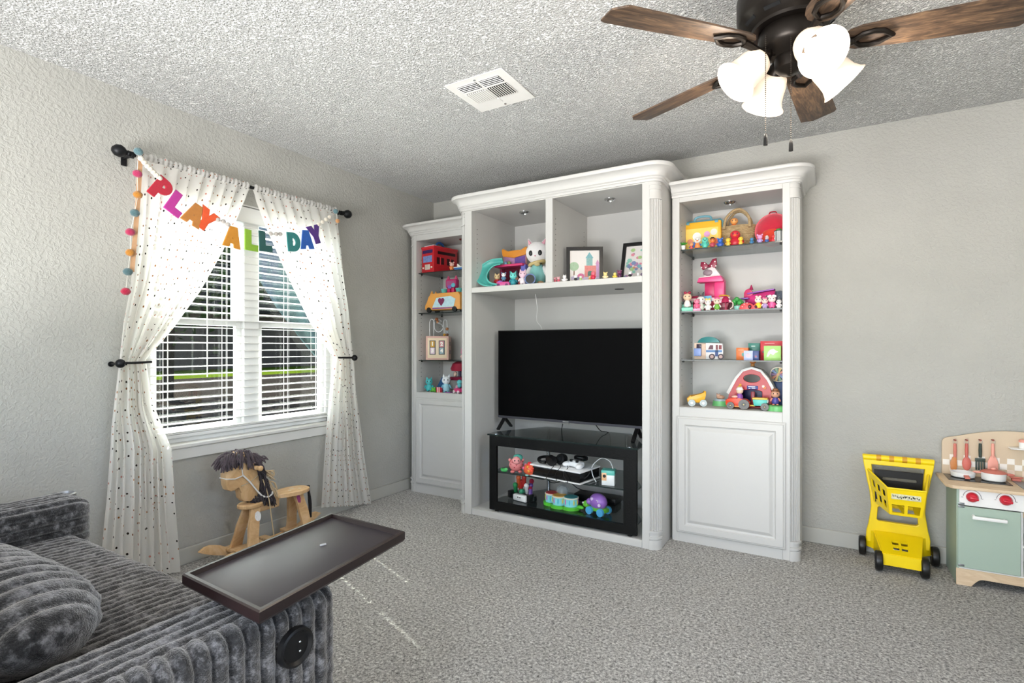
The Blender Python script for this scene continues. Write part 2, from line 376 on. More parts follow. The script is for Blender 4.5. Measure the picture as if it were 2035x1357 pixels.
# reveal lining and sill
g = G(); g.bb(-.13, .0, WY0 - .001, WY0 + .008, WZ0, WZ1).bb(-.13, 0, WY1 - .008, WY1 + .001, WZ0, WZ1).bb(-.13, 0, WY0, WY1, WZ1 - .008, WZ1 + .001)
struct(g.out('trim_1', TRIM))
g = G(); g.bb(-.13, .032, WY0 - .05, WY1 + .05, WZ0 - .024, WZ0, .006).bb(.0, .018, WY0 - .03, WY1 + .03, WZ0 - .085, WZ0 - .024, .004)
struct(g.out('trim_2', TRIM))

# ---- venetian blind
BX = -.028
bl = thing('venetian_blind', 'white horizontal slat blind hanging open inside the window', 'blind', (BX, (WY0 + WY1) / 2, WZ0))
by0, by1 = wy0 + .012, wy1 - .022
G().bb(-.024, .028, by0, by1, wh - .105, wh - .012, .008, 2).out('valance', VINYL, bl)
G().bb(-.024, .022, by0 + .01, by1 - .01, .028, .048, .004).out('bottom_rail', VINYL, bl)
lad = [by0 + .10, by0 + .42, .24, .49]          # ladder positions
SLATM = mat('#f1f0ed', .45, var=.01, key='blind_slat')
def slat_mesh():
    g = G(); nu = 6; xs = [-.025 + .05 * k / nu for k in range(nu + 1)]
    def zz(x): return .0028 * (1 - (x / .025) ** 2)
    cuts = [by0 + .004]
    for l in lad: cuts += [l - .0026, l + .0026]
    cuts.append(by1 - .004)
    for i in range(len(cuts) - 1):
        a, b = cuts[i], cuts[i + 1]; hole = i % 2 == 1
        rng = [(0, 2), (4, nu)] if hole else [(0, nu)]
        for k0, k1 in rng:
            top = [(xs[k], zz(xs[k]) + .0012) for k in range(k0, k1 + 1)]; bot = [(xs[k], zz(xs[k]) - .0012) for k in range(k1, k0 - 1, -1)]
            g.prism(top + bot, a, b, 'XZ')
    return g
sl0 = None; nz = int((wh - .12 - .055) / .0435)
for k in range(nz + 1):
    z = .060 + k * .0435
    if sl0 is None: o = sl0 = slat_mesh().out('slat', SLATM, bl, smooth=False)
    else: o = sl0.copy(); COL.objects.link(o); o.parent = bl
    o.location = (0, 0, z)
for z in (.052, .055):
    o = sl0.copy(); COL.objects.link(o); o.parent = bl; o.location = (0, 0, z)
CORD = mat('#f4f3ef', .7, var=.02, key='blind_cord')
for l in lad:
    g = G()
    for xo in (-.0262, .0262): g.tube([(xo, l, .04), (xo, l, wh - .1)], .0011, 5)
    g.tube([(0, l + .009, .04), (0, l + .009, wh - .1)], .0009, 5)
    g.out('ladder_cord', CORD, bl)
G().tube([(.034, by0 + .3, wh - .1), (.036, by0 + .3, .35)], .0035, 8).out('tilt_wand', CORD, bl)
G().tube([(.034, .40, wh - .1), (.034, .405, .30)], .0012, 5).out('lift_cord', CORD, bl)

# ============================================================ GARDEN OUTSIDE
GRASS = mat('#323d0c', .9, var=.35, nscale=.8, bump=.3, bscale=4, spec=0., key='lawn')
ROAD = mat('#1c1917', .95, var=.25, nscale=2, bump=.3, bscale=12, spec=0., key='dark_paving')
CONC = mat('#c4c5c8', .85, var=.12, nscale=2, spec=0., key='patio_concrete')
def m_brick():
    m, nt, b, tc = bare('brown_brick'); L = nt.links
    mp = N(nt, 'ShaderNodeMapping'); mp.inputs['Rotation'].default_value = (R(90), 0, R(90)); L.new(tc.outputs['Object'], mp.inputs[0])
    br = N(nt, 'ShaderNodeTexBrick', Scale=2.4); br.inputs['Color1'].default_value = rgb('#2f1f18'); br.inputs['Color2'].default_value = rgb('#38261e'); br.inputs['Mortar'].default_value = rgb('#3c332e')
    L.new(mp.outputs[0], br.inputs[0]); L.new(br.outputs[0], b.inputs['Base Color']); b.inputs['Roughness'].default_value = .9; b.inputs['Specular IOR Level'].default_value = 0; return m
GZ = -.25
o = G().bb(-60, -22, -40, 70, GZ - .2, GZ).out('lawn', GRASS, smooth=False); o['kind'] = 'structure'
o = G().bb(-22, -5.2, -40, 70, GZ - .2, GZ).out('street', ROAD, smooth=False); o['kind'] = 'structure'
o = G().bb(-5.2, -.15, -40, 70, GZ - .2, GZ).out('driveway', CONC, smooth=False); o['kind'] = 'structure'
hb = thing('neighbour_house', 'dark brown brick house wall seen through the window blinds', 'house', (-31, 14, GZ))
G().bb(-2, 0, -30, 34, 0, 4.2).out('wall', m_brick(), hb, smooth=False)
G().prism([(-7, 4.0), (1.2, 3.7), (1.2, 4.0), (-5, 10.5), (-7, 10.5)], -31, 35, 'XZ').out('roof', mat('#1d1b1a', .9, var=.2, spec=0., key='shingle'), hb, smooth=False)
LEAF = mat('#1d2a10', .7, var=.6, nscale=1.5, spec=0., key='leaves'); BARK = mat('#1c1612', .9, var=.3, spec=0., key='bark')
def tree(loc, rad, h, n, label, seed):
    rnd = random.Random(seed); t = thing('garden_tree', label, 'tree', loc)
    G().tube([(0, 0, 0), (.05, .04, h * .4), (0, .1, h * .75)], [.16, .13, .08], 8).out('trunk', BARK, t)
    g = G()
    for i in range(n):
        d = V((rnd.gauss(0, 1), rnd.gauss(0, 1), rnd.gauss(0, .8))); d = d.normalized() * (rad * rnd.random() ** .4)
        c = V((0, .1, h)) + d; a = rnd.uniform(.09, .18)
        q = V((rnd.gauss(0, 1), rnd.gauss(0, 1), rnd.gauss(0, 1))).normalized(); e = q.orthogonal().normalized()
        f = q.cross(e)
        vs = [g.bm.verts.new(c + e * a), g.bm.verts.new(c + f * a * .5), g.bm.verts.new(c - e * a), g.bm.verts.new(c - f * a * .5)]
        g.bm.faces.new(vs)
    g.out('foliage', LEAF, t, smooth=False)['kind'] = 'stuff'
tree((-13.0, 4.2, GZ), 3.1, 4.6, 2600, 'large dark leafy tree across the paving outside the left sash', 3)
tree((-25.5, 20.0, GZ), 3.6, 6.0, 2000, 'leafy tree on the far lawn before the brick house', 5)
# cloth hung outside, seen past the right sash
m_, nt_, b_, tc_n = bare('teal_cloth'); wv = N(nt_, 'ShaderNodeTexNoise', Scale=1.6, Detail=2.0); mp_ = N(nt_, 'ShaderNodeMapping'); mp_.inputs['Scale'].default_value = (1, 1.6, .5); mp_.inputs['Rotation'].default_value = (R(30), 0, 0)
nt_.links.new(tc_n.outputs['Object'], mp_.inputs[0]); nt_.links.new(mp_.outputs[0], wv.inputs['Vector']); rr_ = ramp(nt_, [(.35, '#223a35'), (.5, '#2f4642'), (.6, '#343b46')]); nt_.links.new(wv.outputs[0], rr_.inputs[0]); nt_.links.new(rr_.outputs[0], b_.inputs['Base Color']); b_.inputs['Roughness'].default_value = .85
CX0 = -4.0; cl0 = lw(560, 540, CX0)
cth = thing('hanging_cloth', 'teal and grey blue cloth hanging outside beyond the right sash', 'cloth', (CX0, cl0.y, GZ))
eL = [(0,) + tuple(lw(500, 380, CX0))[1:], (.45,) + tuple(lw(503, 545, CX0))[1:], (.68,) + tuple(lw(545, 610, CX0))[1:], (.88,) + tuple(lw(590, 665, CX0))[1:], (1,) + tuple(lw(632, 712, CX0))[1:]]
eR = [(0,) + tuple(lw(668, 380, CX0))[1:], (1,) + tuple(lw(668, 716, CX0))[1:]]
def fcl(u, v):
    a = interp(eL, v); b = interp(eR, v); y = lerp(a[0], b[0], u); z = lerp(a[1], b[1], u)
    return (.06 * math.sin(u * 16 + v * 3), y - cl0.y, z - GZ)
co_ = G().grid(fcl, 60, 30).out('cloth', m_, cth); sm_ = co_.modifiers.new('thickness', 'SOLIDIFY'); sm_.thickness = .01
y0, y1, zt_ = eL[0][1] - cl0.y, eR[0][1] - cl0.y, eL[0][2] - GZ
G().tube([(0, y0 - .1, zt_), (0, y1 + .1, zt_)], .02, 8).out('line', BARK, cth)
for yy in (y0 - .1, y1 + .1): G().tube([(0, yy, 0), (0, yy, zt_ + .1)], .03, 8).out('post', BARK, cth)

# ============================================================ CURTAINS
ROD_Z, ROD_X = 2.105, .085
rod = thing('curtain_rod', 'black iron curtain rod with ball finials above the window', 'curtain rod', (ROD_X, -1.75, ROD_Z))
G().tube([(0, -.66, 0), (0, .66, 0)], .0095, 12).out('rod', IRON, rod)
for s in (-1, 1):
    G().lathe([(0, -.002), (.012, 0), (.014, .012), (.010, .018), (.022, .028), (.030, .045), (.026, .064), (.012, .078), (0, .08)], (0, s * .65, 0), 18, (R(-90 * s), 0, 0)).out('finial', IRON, rod)
    g = G(); g.box((-.040, s * .645, -.004), (.086, .012, .014), .002); g.box((-.081, s * .645, -.012), (.005, .026, .06), .002); g.cyl((0, s * .645, -.004), .016, .014, 14, (R(90), 0, 0))
    g.out('bracket', IRON, rod)
def curtain(label, inner, outer, tie_t, seed, flip):
    """two edge curves given as (t, y, z); pleats squeezed at the tie"""
    rnd = random.Random(seed); c = V((.085, (inner[0][1] + outer[0][1]) / 2, ROD_Z))
    root = thing('sheer_curtain', label, 'curtain', (0, c.y, 0))
    ph = [rnd.uniform(0, 6.28) for _ in range(5)]
    nu, nv = 150, 110
    def f(u, v):
        a = interp(outer, v); b = interp(inner, v); y = lerp(a[0], b[0], u); z = lerp(a[1], b[1], u)
        wd = abs(a[0] - b[0]); amp = .010 + .016 * min(1, max(0, .55 - wd) / .4)
        if v < .03: amp = .007
        k = 9
        x = ROD_X + amp * (math.sin(u * k * 6.283 + ph[0] + 1.2 * math.sin(v * 5 + ph[2])) * .7 + .45 * math.sin(u * 6.1 * 6.283 + ph[1] + v * 2))
        if v > .08:
            x += .012 * math.sin(u * 9 + v * 4 + ph[3]) * min(1, (v - .08) * 4)
        y += amp * .5 * math.cos(u * k * 6.283 + ph[0])
        if v < .02: x = ROD_X + (x - ROD_X) * .6 + .004
        x = max(.03, x)
        return (x, y - root.location.y, z)
    g = G(); g.grid(f, nu, nv)
    o = g.out('panel', SHEER, root)
    me = o.data; uvl = me.uv_layers.new(name='UVMap'); n = (nv + 1)
    Wd, Ht = 1.25, 2.1
    for lp in me.loops:
        i, j = divmod(lp.vertex_index, n); uvl.data[lp.index].uv = (i / nu * Wd, j / nv * Ht)
    # gathered pocket along the rod
    a, b = outer[0], inner[0]
    g = G()
    def fp(u, v):
        y = lerp(a[1], b[1], u); th = v * 6.283
        r = .016 + .003 * math.sin(u * 160 + ph[0]) + .002 * math.sin(u * 60)
        return (ROD_X + r * math.cos(th), y - root.location.y, ROD_Z + .004 + r * 1.1 * math.sin(th))
    o = G().grid(fp, 160, 10).out('rod_pocket', SHEER, root)
    uvl = o.data.uv_layers.new(name='UVMap')
    for lp in o.data.loops:
        i, j = divmod(lp.vertex_index, 11); uvl.data[lp.index].uv = (i / 160 * 1.25, j / 10 * .1 + 3)
    return root
def edge(pts, x=.085, zlast=.012):
    P = [lw(px, py, x) for px, py in pts]; zs = [p.z for p in P]
    out = []
    for i, p in enumerate(P):
        z = ROD_Z - .012 if i == 0 else p.z
        if i == len(P) - 1: z = zlast
        out.append([0, p.y, z])
    L0 = out[0][2] - out[-1][2]
    for q in out: q[0] = (out[0][2] - q[2]) / L0
    return [tuple(q) for q in out]
# both edges share the same drop parameter so rows stay level
Lo = edge([(268, 308), (262, 470), (256, 560), (243, 640), (238, 720), (224, 850), (216, 1000), (200, 1145)])
Li = edge([(494, 386), (440, 500), (396, 580), (345, 650), (288, 715), (300, 800), (336, 890), (341, 1000), (352, 1130)])
curtain('white dotted sheer curtain tied back on the side away from the cabinets', Li, Lo, .48, 4, 1)
Ri = edge([(503, 386), (530, 450), (575, 550), (620, 640), (666, 710), (656, 800), (647, 920), (641, 1003)], zlast=.10)
Ro = edge([(670, 422), (682, 520), (692, 600), (699, 712), (706, 780), (722, 900), (739, 1008)])
curtain('white dotted sheer curtain tied back on the cabinet side of the window', Ri, Ro, .48, 9, -1)
for (px, py), s, lab in (((240, 722), 1, 'black ball holdback hook beside the curtain farther from the cabinets'), ((697, 711), -1, 'black ball holdback hook beside the curtain nearer the cabinets')):
    p = lw(px, py, .10); h = thing('curtain_holdback', lab, 'curtain holdback', (0, p.y, p.z))
    G().tube(spline([(.004, 0, -.005), (.10, 0, 0), (.13, s * .012, .002), (.125, s * .06, .002), (.118, s * .125, .004)], 6), .006, 8).out('hook', IRON, h)
    G().sph((.125, -s * .012, 0), .021, 16, 10).out('ball', IRON, h)
    G().cyl((.003, 0, -.005), .013, .006, 18, (0, R(90), 0)).out('wall_plate', IRON, h)

# ============================================================ GARLANDS
def letter(ch):
    """block letters drawn in a unit-high cell: outline plus holes"""
    if ch == 'P': return [[(0, 0), (.30, 0), (.30, .30)] + arc(.36, .65, .34, -90, 90, 10) + [(0, .99)], [(.29, .55)] + arc(.36, .65, .10, -90, 90, 5) + [(.29, .75)]]
    if ch == 'L': return [[(0, 0), (.68, 0), (.68, .28), (.30, .28), (.28, 1), (-.02, 1)]]
    if ch == 'A': return [[(0, 0), (.27, 0), (.33, .2), (.52, .2), (.57, 0), (.85, 0), (.60, 1), (.26, 1)], [(.37, .40), (.425, .66), (.475, .40)]]
    if ch == 'Y': return [[(.28, 0), (.57, 0), (.57, .40), (.86, 1), (.56, 1), (.43, .66), (.29, 1), (-.02, 1), (.28, .40)]]
    if ch == 'D': return [[(0, 0)] + arc(.34, .5, .44, -90, 90, 12, .5) + [(0, 1)], [(.28, .26)] + arc(.34, .5, .19, -70, 70, 8, .24) + [(.28, .74)]]
lg = thing('letter_garland', 'felt letter garland spelling PLAY ALL DAY hung across the curtains', 'garland', (.135, -1.75, 1.8))
LET = [('P', 338, 378, 62, 52, -34, '#b3122f'), ('L', 352, 406, 56, 50, -31, '#b52a8e'), ('A', 386, 426, 52, 50, -24, '#b9772f'), ('Y', 410, 437, 52, 48, -30, '#e2521a'),
       ('A', 462, 471, 50, 40, -6, '#d08a1c'), ('L', 500, 478, 48, 40, -1, '#8ab72c'), ('L', 528, 480, 48, 40, 2, '#14534f'),
       ('D', 584, 481, 44, 36, 6, '#1f7d7c'), ('A', 609, 476, 44, 36, 9, '#1259b5'), ('Y', 627, 466, 48, 36, 22, '#4a1d7d')]
LET[0] = ('P', 321, 376, 44, 0, -33, '#b3122f')
prev = None; tops = []
for ch, px, py, hpx, wpx, ang, col in LET:
    p = lw(px, py, .135); d = 1.523 - .135 * .511 + (p.y + 3.658) * .8595
    s = .112
    lo = letter(ch); wd = max(x for x, y in lo[0]); lo = [[((x - wd / 2) * s, (y - .5) * s) for x, y in l] for l in lo]
    mt = M.Translation(V((0, p.y + 1.75, p.z - 1.8))) @ M.Rotation(R(ang), 4, 'X') @ FACE_X
    o = curve_solid('letter', lo, .002, .0035, mat(col, .9, var=.12, nscale=60, sheen=.4, bump=.3, bscale=400), lg, m=mt)
    o['label'] = 'felt letter ' + ch
    tops.append(V((-.002, p.y + 1.75 - math.sin(R(ang)) * s * .40, p.z - 1.8 + math.cos(R(ang)) * s * .40)))
a = lw(277, 312, .135); b = lw(664, 425, .135)
sp = [V((0, a.y + 1.75, a.z - 1.8))] + tops + [V((0, b.y + 1.75, b.z - 1.8))]
G().tube(spline(sp, 4), .0012, 5).out('string', mat('#e9e4da', .9), lg)
FELT = mat('#e8dfcf', .95, var=.06, sheen=.5, bump=.4, bscale=300, key='cream_felt')
beads = [(281, 316), (287, 323), (293, 330), (299, 336), (305, 342), (311, 348), (317, 354), (433, 437), (444, 440), (453, 446), (538, 464), (549, 465), (557, 465), (633, 446), (641, 441), (648, 436), (655, 431)]
BEADG = mat('#b7b0aa', .9, var=.08, sheen=.4, key='grey_felt')
for px, py in beads:
    p = lw(px, py, .137); o = G().sph((0.002, p.y + 1.75, p.z - 1.8), (.012, .0135, .0125), 12, 8).out('felt_ball', BEADG if 430 < px < 560 else FELT, lg)
pg = thing('pompom_garland', 'string of pink mustard and teal pompoms hanging from the curtain rod', 'garland', (.12, -2.38, 1.42))
poms = [(275, 301, '#5d7f86'), (273, 345, '#b22a5c'), (274, 387, '#b97a22'), (268, 423, '#4c6b70'), (259, 461, '#a81f4d'), (259, 502, '#b97a22'), (254, 540, '#4c6b70'), (250, 579, '#b5133f')]
pp = []
for px, py, c in poms:
    p = lw(px, py, .12); q = V((0, p.y + 2.38, p.z - 1.42)); pp.append(q)
    g = G(); g.sph(q, (.0165, .021, .018), 16, 10)
    for v in g.bm.verts: v.co += (v.co - q) * .09 * mnoise.noise(v.co * 260)
    g.out('pompom', mat(c, .95, var=.15, nscale=90, sheen=.5, bump=.5, bscale=350), pg)
G().tube([pp[0] + V((0, .0, .02))] + pp + [pp[-1] - V((0, 0, .02))], .0011, 5).out('string', mat('#e9e4da', .9), pg)
RIB = mat('#caa07a', .85, var=.15, nscale=40, key='tan_ribbon')
P = [lw(a, b, .112) for a, b in ((279, 315), (274, 400), (268, 470), (262, 540))]
g = G()
for a, b in zip(P, P[1:]):
    a = a - pg.location; b = b - pg.location; d = V((0, .010, 0))
    vs = [g.bm.verts.new(a - d), g.bm.verts.new(a + d), g.bm.verts.new(b + d), g.bm.verts.new(b - d), ]
    vs2 = [g.bm.verts.new(v.co + V((.0025, 0, 0))) for v in vs]
    g.bm.faces.new(vs); g.bm.faces.new(vs2[::-1])
    for k in range(4): g.bm.faces.new([vs[k], vs2[k], vs2[(k + 1) % 4], vs[(k + 1) % 4]])
g.out('ribbon', RIB, pg)
p = lw(667, 420, .13); p2 = lw(671, 439, .13)
pr = thing('pompom_garland', 'loose end of a pompom string at the rod end toward the cabinets', 'garland', (.13, p.y, p2.z))
G().sph((0, 0, p.z - p2.z), (.015, .018, .017), 14, 9).out('pompom', mat('#5d7f86', .95, sheen=.5, bump=.4, bscale=300), pr)
G().sph((0, p2.y - p.y, 0), (.014, .016, .015), 14, 9).out('pompom', mat('#c78f5c', .95, sheen=.5, bump=.4, bscale=300), pr)
G().tube([(0, 0, p.z - p2.z), (0, p2.y - p.y, 0)], .0012, 5).out('string', mat('#e9e4da', .9), pr)

# ============================================================ CEILING VENT
vx, vy = 1.545, -1.455
vt = thing('ceiling_vent', 'white square metal air register set in the textured ceiling', 'vent', (vx, vy, H))
VM = mat('#eceae6', .5, var=.02, key='vent_enamel'); DARK = mat('#0c0c0d', .9, key='duct_dark')
G().bb(-.165, .165, -.165, .165, -.0045, -.0005, .002).out('face_plate', VM, vt)
for (x0, x1, y0, y1, dr) in ((-.118, -.008, -.118, -.062, 'x'), (.008, .118, -.118, -.062, 'x'), (-.118, -.008, -.042, .062, 'y'), (.008, .118, -.042, .062, 'y')):
    G().bb(x0, x1, y0, y1, -.0062, -.0046).out('duct_opening', DARK if not (x0 < 0 and dr == 'y') else mat('#8d8d8b', .7), vt, smooth=False)
    n = 4 if dr == 'x' else 9
    for k in range(n + 1):
        if dr == 'x':
            y = lerp(y0, y1, k / n); G().box(((x0 + x1) / 2, y, -.009), (x1 - x0, .005, .003), rot=(R(35), 0, 0)).out('louvre', VM, vt, smooth=False)
        else:
            x = lerp(x0, x1, k / n); G().box((x, (y0 + y1) / 2, -.009), (.0045 if x0 > 0 else .007, y1 - y0, .003), rot=(0, R(30 if x0 > 0 else -30), 0)).out('louvre', VM, vt, smooth=False)
for x, y in ((0, -.14), (0, .14)): G().cyl((x, y, -.006), .006, .004, 10).out('screw', CHROME, vt)
G().bb(-.005, .005, .07, .11, -.009, -.0045, .001).out('damper_lever', VM, vt)
# ============================================================ CEILING FAN
FX, FY = 2.872, -1.652; BZ = 2.17
fan = thing('ceiling_fan', 'dark bronze ceiling fan with walnut blades and four lit frosted shades', 'ceiling fan', (FX, FY, H))
zb = BZ - H
G().lathe([(0, 0), (.150, 0), (.158, -.012), (.156, -.07), (.165, -.085), (.165, -.15), (.158, -.165), (.120, -.195), (.118, -.205), (0, -.205)], seg=40).out('motor_housing', BRONZE, fan)
for k in range(10):
    a = 2 * PI * k / 10; G().box((.139 * math.cos(a), .139 * math.sin(a), -.180), (.012, .05, .003), rot=(0, R(-38), a)).out('vent_slot', DARK, fan, smooth=False)
G().lathe([(0, -.205), (.092, -.205), (.098, -.215), (.098, -.255), (.09, -.27), (.06, -.285), (.045, -.295), (.048, -.305), (.044, -.335), (.03, -.348), (.012, -.352), (0, -.36)], seg=32).out('switch_housing', BRONZE, fan)
bw0 = []
def blade_outline():
    pts = []
    L0, L1 = .17, .675
    top = [(L0, .040), (L0 + .03, .052), (.35, .060), (.5, .066), (.63, .071)]
    end = [(L1 - .035, .071), (L1, .028), (L1 - .005, -.055), (L1 - .02, -.064)]
    bot = [(.5, -.063), (.35, -.058), (L0 + .03, -.050), (L0, -.038), (L0 - .018, -.02), (L0 - .022, 0), (L0 - .018, .02)]
    return top + end + bot
for k in range(5):
    a = R(83 + 72 * k)
    mt = M.Rotation(a, 4, 'Z') @ M.Translation((0, 0, zb + .004)) @ M.Rotation(R(-12), 4, 'X')
    bo = G().prism([(x, y) for x, y in blade_outline()], -.003, .003, 'XY', .0015).out('blade', FANWOOD, fan)
    bo.matrix_local = mt
    # blade iron: arm plus pointed loop
    g = G()
    g.tube([(.085, 0, -.030), (.12, 0, -.026), (.16, 0, -.014), (.185, 0, -.009)], [.012, .011, .012, .013], 8)
    lp = [(.182 + .05 - .05 * math.cos(t) , .034 * math.sin(t), -.010) for t in [R(x) for x in range(20, 161, 14)]]
    loop = [(.185, .004, -.009), (.205, .026, -.009), (.235, .033, -.009), (.262, .026, -.009), (.292, 0, -.009), (.262, -.026, -.009), (.235, -.033, -.009), (.205, -.026, -.009), (.185, -.004, -.009)]
    g.tube(loop, .0085, 8, True)
    io = g.out('blade_bracket', BRONZE, fan); io.matrix_local = M.Rotation(a, 4, 'Z') @ M.Translation((0, 0, zb + .002)) @ M.Rotation(R(-8), 4, 'X')
SHADE = bpy.data.materials.new('frosted_shade'); SHADE.use_nodes = True
_b = SHADE.node_tree.nodes['Principled BSDF']; _b.inputs['Base Color'].default_value = rgb('#fff6ea'); _b.inputs['Roughness'].default_value = .4
_b.inputs['Emission Color'].default_value = rgb('#ffdcb4'); _b.inputs['Emission Strength'].default_value = .42
BULB = mat('#ffffff', .4, emit=6., ecol='#fff1de', key='lit_bulb')
for k in range(4):
    az = R(32 + 90 * k); tilt = R(47)
    mt = M.Rotation(az, 4, 'Z') @ M.Translation((.088, 0, -.292)) @ M.Rotation(-tilt, 4, 'Y')
    # local -Z is the lamp's axis
    hm = mt
    g = G(hm); g.lathe([(0, .022), (.018, .02), (.024, .008), (.030, -.006), (.031, -.018), (0, -.018)], seg=20)
    ho = g.out('lamp_holder', BRONZE, fan)
    G().tube([(.04 * math.cos(az), .04 * math.sin(az), -.275), tuple(hm @ V((0, 0, .01)))], .014, 10).out('lamp_arm', BRONZE, fan)
    g = G(hm); pr = [(.031, -.012), (.046, -.025), (.053, -.05), (.055, -.08), (.058, -.105), (.066, -.125), (.074, -.134), (.071, -.135), (.062, -.124), (.054, -.104), (.051, -.08), (.049, -.05), (.042, -.028), (.028, -.016)]
    so_ = g.lathe(pr, seg=30).out('lamp_shade', SHADE, fan, ang=80)
    g = G(hm); g.lathe([(0, -.018), (.014, -.02), (.015, -.045), (.027, -.065), (.031, -.085), (.025, -.105), (.01, -.115), (0, -.116)], seg=20).out('bulb', BULB, so_)
    ld = bpy.data.lights.new('fan_bulb_light', 'POINT'); ld.energy = 8; ld.color = (1, .9, .77); ld.shadow_soft_size = .05
    lo = bpy.data.objects.new('fan_bulb_light', ld); COL.objects.link(lo); lo.parent = fan; lo.location = hm @ V((0, 0, -.150))
for dx, dy, zl, nm in ((-.062, -.130, -.622, 'a'), (.008, -.088, -.640, 'b')):
    g = G(); n = 60
    z0 = -.27
    for i in range(int((z0 - zl - .035) / .0065)): g.sph((dx, dy, z0 - .0065 * i), .0021, 6, 4)
    ch = g.out('pull_chain', mat('#4a443e', .35, .8, key='chain_bronze'), fan); ch['kind'] = 'stuff'
    G().lathe([(0, zl + .04), (.004, zl + .036), (.006, zl + .02), (.0065, zl), (0, zl)], (dx, dy, 0), 12).out('chain_fob', BLACKP, ch)
# ============================================================ CABINETS
def offs(x0, x1, yf, rc, o, left, right):
    """plan outline of a cabinet front pushed out by o; rounded corners where a pilaster stands"""
    P = []
    if left: P += [(x0 - o, -.004), (x0 - o, yf + rc)] + arc(x0 + rc, yf + rc, rc + o, 180, 270, 10)
    else: P += [(x0, yf - o)]
    if right: P += arc(x1 - rc, yf + rc, rc + o, 270, 360, 10) + [(x1 + o, yf + rc), (x1 + o, -.004)]
    else: P += [(x1, yf - o)]
    return P
def sweep_profile(name, prof, x0, x1, yf, rc, left, right, mt, parent, back=.05):
    g = G(); rows = []
    for o, z in prof: rows.append([g.bm.verts.new((x, y, z)) for x, y in offs(x0, x1, yf, rc, o, left, right)])
    for a, b in zip(rows, rows[1:] + rows[:1]):
        for k in range(len(a) - 1): g.bm.faces.new([a[k], a[k + 1], b[k + 1], b[k]])
    g.bm.faces.new([r[0] for r in rows][::-1]); g.bm.faces.new([r[-1] for r in rows])
    return g.out(name, mt, parent, ang=30)
def crown_prof(zt, h):
    return [(-.03, zt - h), (.010, zt - h), (.012, zt - h + .012), (.018, zt - h + .016), (.018, zt - h + .024), (.026, zt - h + .030), (.031, zt - h * .5), (.043, zt - h * .34),
            (.060, zt - h * .26), (.068, zt - h * .24), (.073, zt - h * .12), (.072, zt - .004), (.066, zt), (-.03, zt)]
def flute_poly(cx, cy, rc, sgn, n=5):
    pts = [(cx, cy)]; N_ = 60
    for k in range(N_ + 1):
        t = k / N_; a = R(270 + 90 * t) if sgn > 0 else R(270 - 90 * t)
        ph = (t * n) % 1.0; r = rc - (.012 * math.sin(PI * min(1, max(0, (ph - .14) / .72))) if .14 < ph < .86 and .02 < t < .98 else 0)
        pts.append((cx + r * math.cos(a), cy + r * math.sin(a)))
    return pts
def quarter(cx, cy, rc, sgn):
    return [(cx, cy)] + [(cx + rc * math.cos(R(270 + sgn * 90 * k / 12)), cy + rc * math.sin(R(270 + sgn * 90 * k / 12))) for k in range(13)]
def pilaster(cx, cy, rc, sgn, ztop, parent):
    p = G().prism(flute_poly(cx, cy, rc - .002, sgn), .105, ztop - .10, 'XY').out('pilaster', WHITE, parent, ang=25)
    g = G(); g.prism(quarter(cx, cy, rc + .004, sgn), 0, .055, 'XY'); g.out('plinth_block', WHITE, p)
    for z0, z1, e in ((.055, .063, .0), (.063, .075, .008), (.075, .098, 0), (.098, .108, .008)):
        G().prism(quarter(cx, cy, rc + e, sgn), z0, z1, 'XY').out('base_ring', WHITE, p)
    for z0, z1, e in ((ztop - .10, ztop - .092, .004), (ztop - .092, ztop - .045, .0), (ztop - .045, ztop - .038, .004), (ztop - .038, ztop - .02, 0), (ztop - .02, ztop - .014, .004), (ztop - .014, ztop, 0)):
        G().prism(quarter(cx, cy, rc + e, sgn), z0, z1, 'XY').out('capital_ring', WHITE, p)
def raised_door(x0, x1, z0, z1, yf, parent):
    """raised-panel door: slab with moulded edge and a raised field in a sunk moulding"""
    w, h = x1 - x0, z1 - z0
    def ring(prof, name, par, fill):
        g = G(); rows = []
        for ins, d in prof:
            rows.append([g.bm.verts.new((x, yf - d, z)) for x, z in ((x0 + ins, z0 + ins), (x1 - ins, z0 + ins), (x1 - ins, z1 - ins), (x0 + ins, z1 - ins))])
        for a, b in zip(rows, rows[1:]):
            for k in range(4): g.bm.faces.new([a[k], a[(k + 1) % 4], b[(k + 1) % 4], b[k]])
        if fill: g.bm.faces.new(rows[-1])
        return g.out(name, WHITE, par, smooth=False)
    d = ring([(.0, .0), (0, .010), (.006, .015), (.010, .015), (.014, .020), (.048, .020), (.054, .012), (.060, .010)], 'door', parent, False)
    ring([(.060, .010), (.064, .010), (.080, .019), (.084, .020), (.086, .020)], 'raised_panel', d, True)
    return d
def puck(x, y, z, parent):
    p = G().lathe([(0, 0), (.036, 0), (.036, -.005), (.030, -.012), (.020, -.014), (.018, -.008), (0, -.008)], (x, y, z), 24).out('puck_light', CHROME, parent)
    return p
def pin_holes(xs, ys, z0, z1, sgn, parent):
    for y in ys:
        g = G(); z = z0
        while z < z1:
            g.cyl((xs + sgn * .0004, y, z), .0032, .0012, 6, (0, R(90), 0)); z += .034
        g.out('shelf_pin_holes', DARK, parent, smooth=False)['kind'] = 'stuff'
def glass_shelf(x0, x1, y0, y1, z, parent, m=None):
    s = G().bb(x0, x1, y0, y1, z - .006, z).out('glass_shelf', m or SHELFGLASS, parent, smooth=False)
    G().bb(x0, x1, y0 - .0012, y0, z - .0065, z + .0005).out('shelf_edge', GLASSEDGE, s, smooth=False)
    for x in (x0 + .008, x1 - .008):
        for y in (y0 + .03, y1 - .03): G().box((x, y, z - .012), (.012, .008, .010), .002).out('shelf_clip', BLACKP, s)
    return s
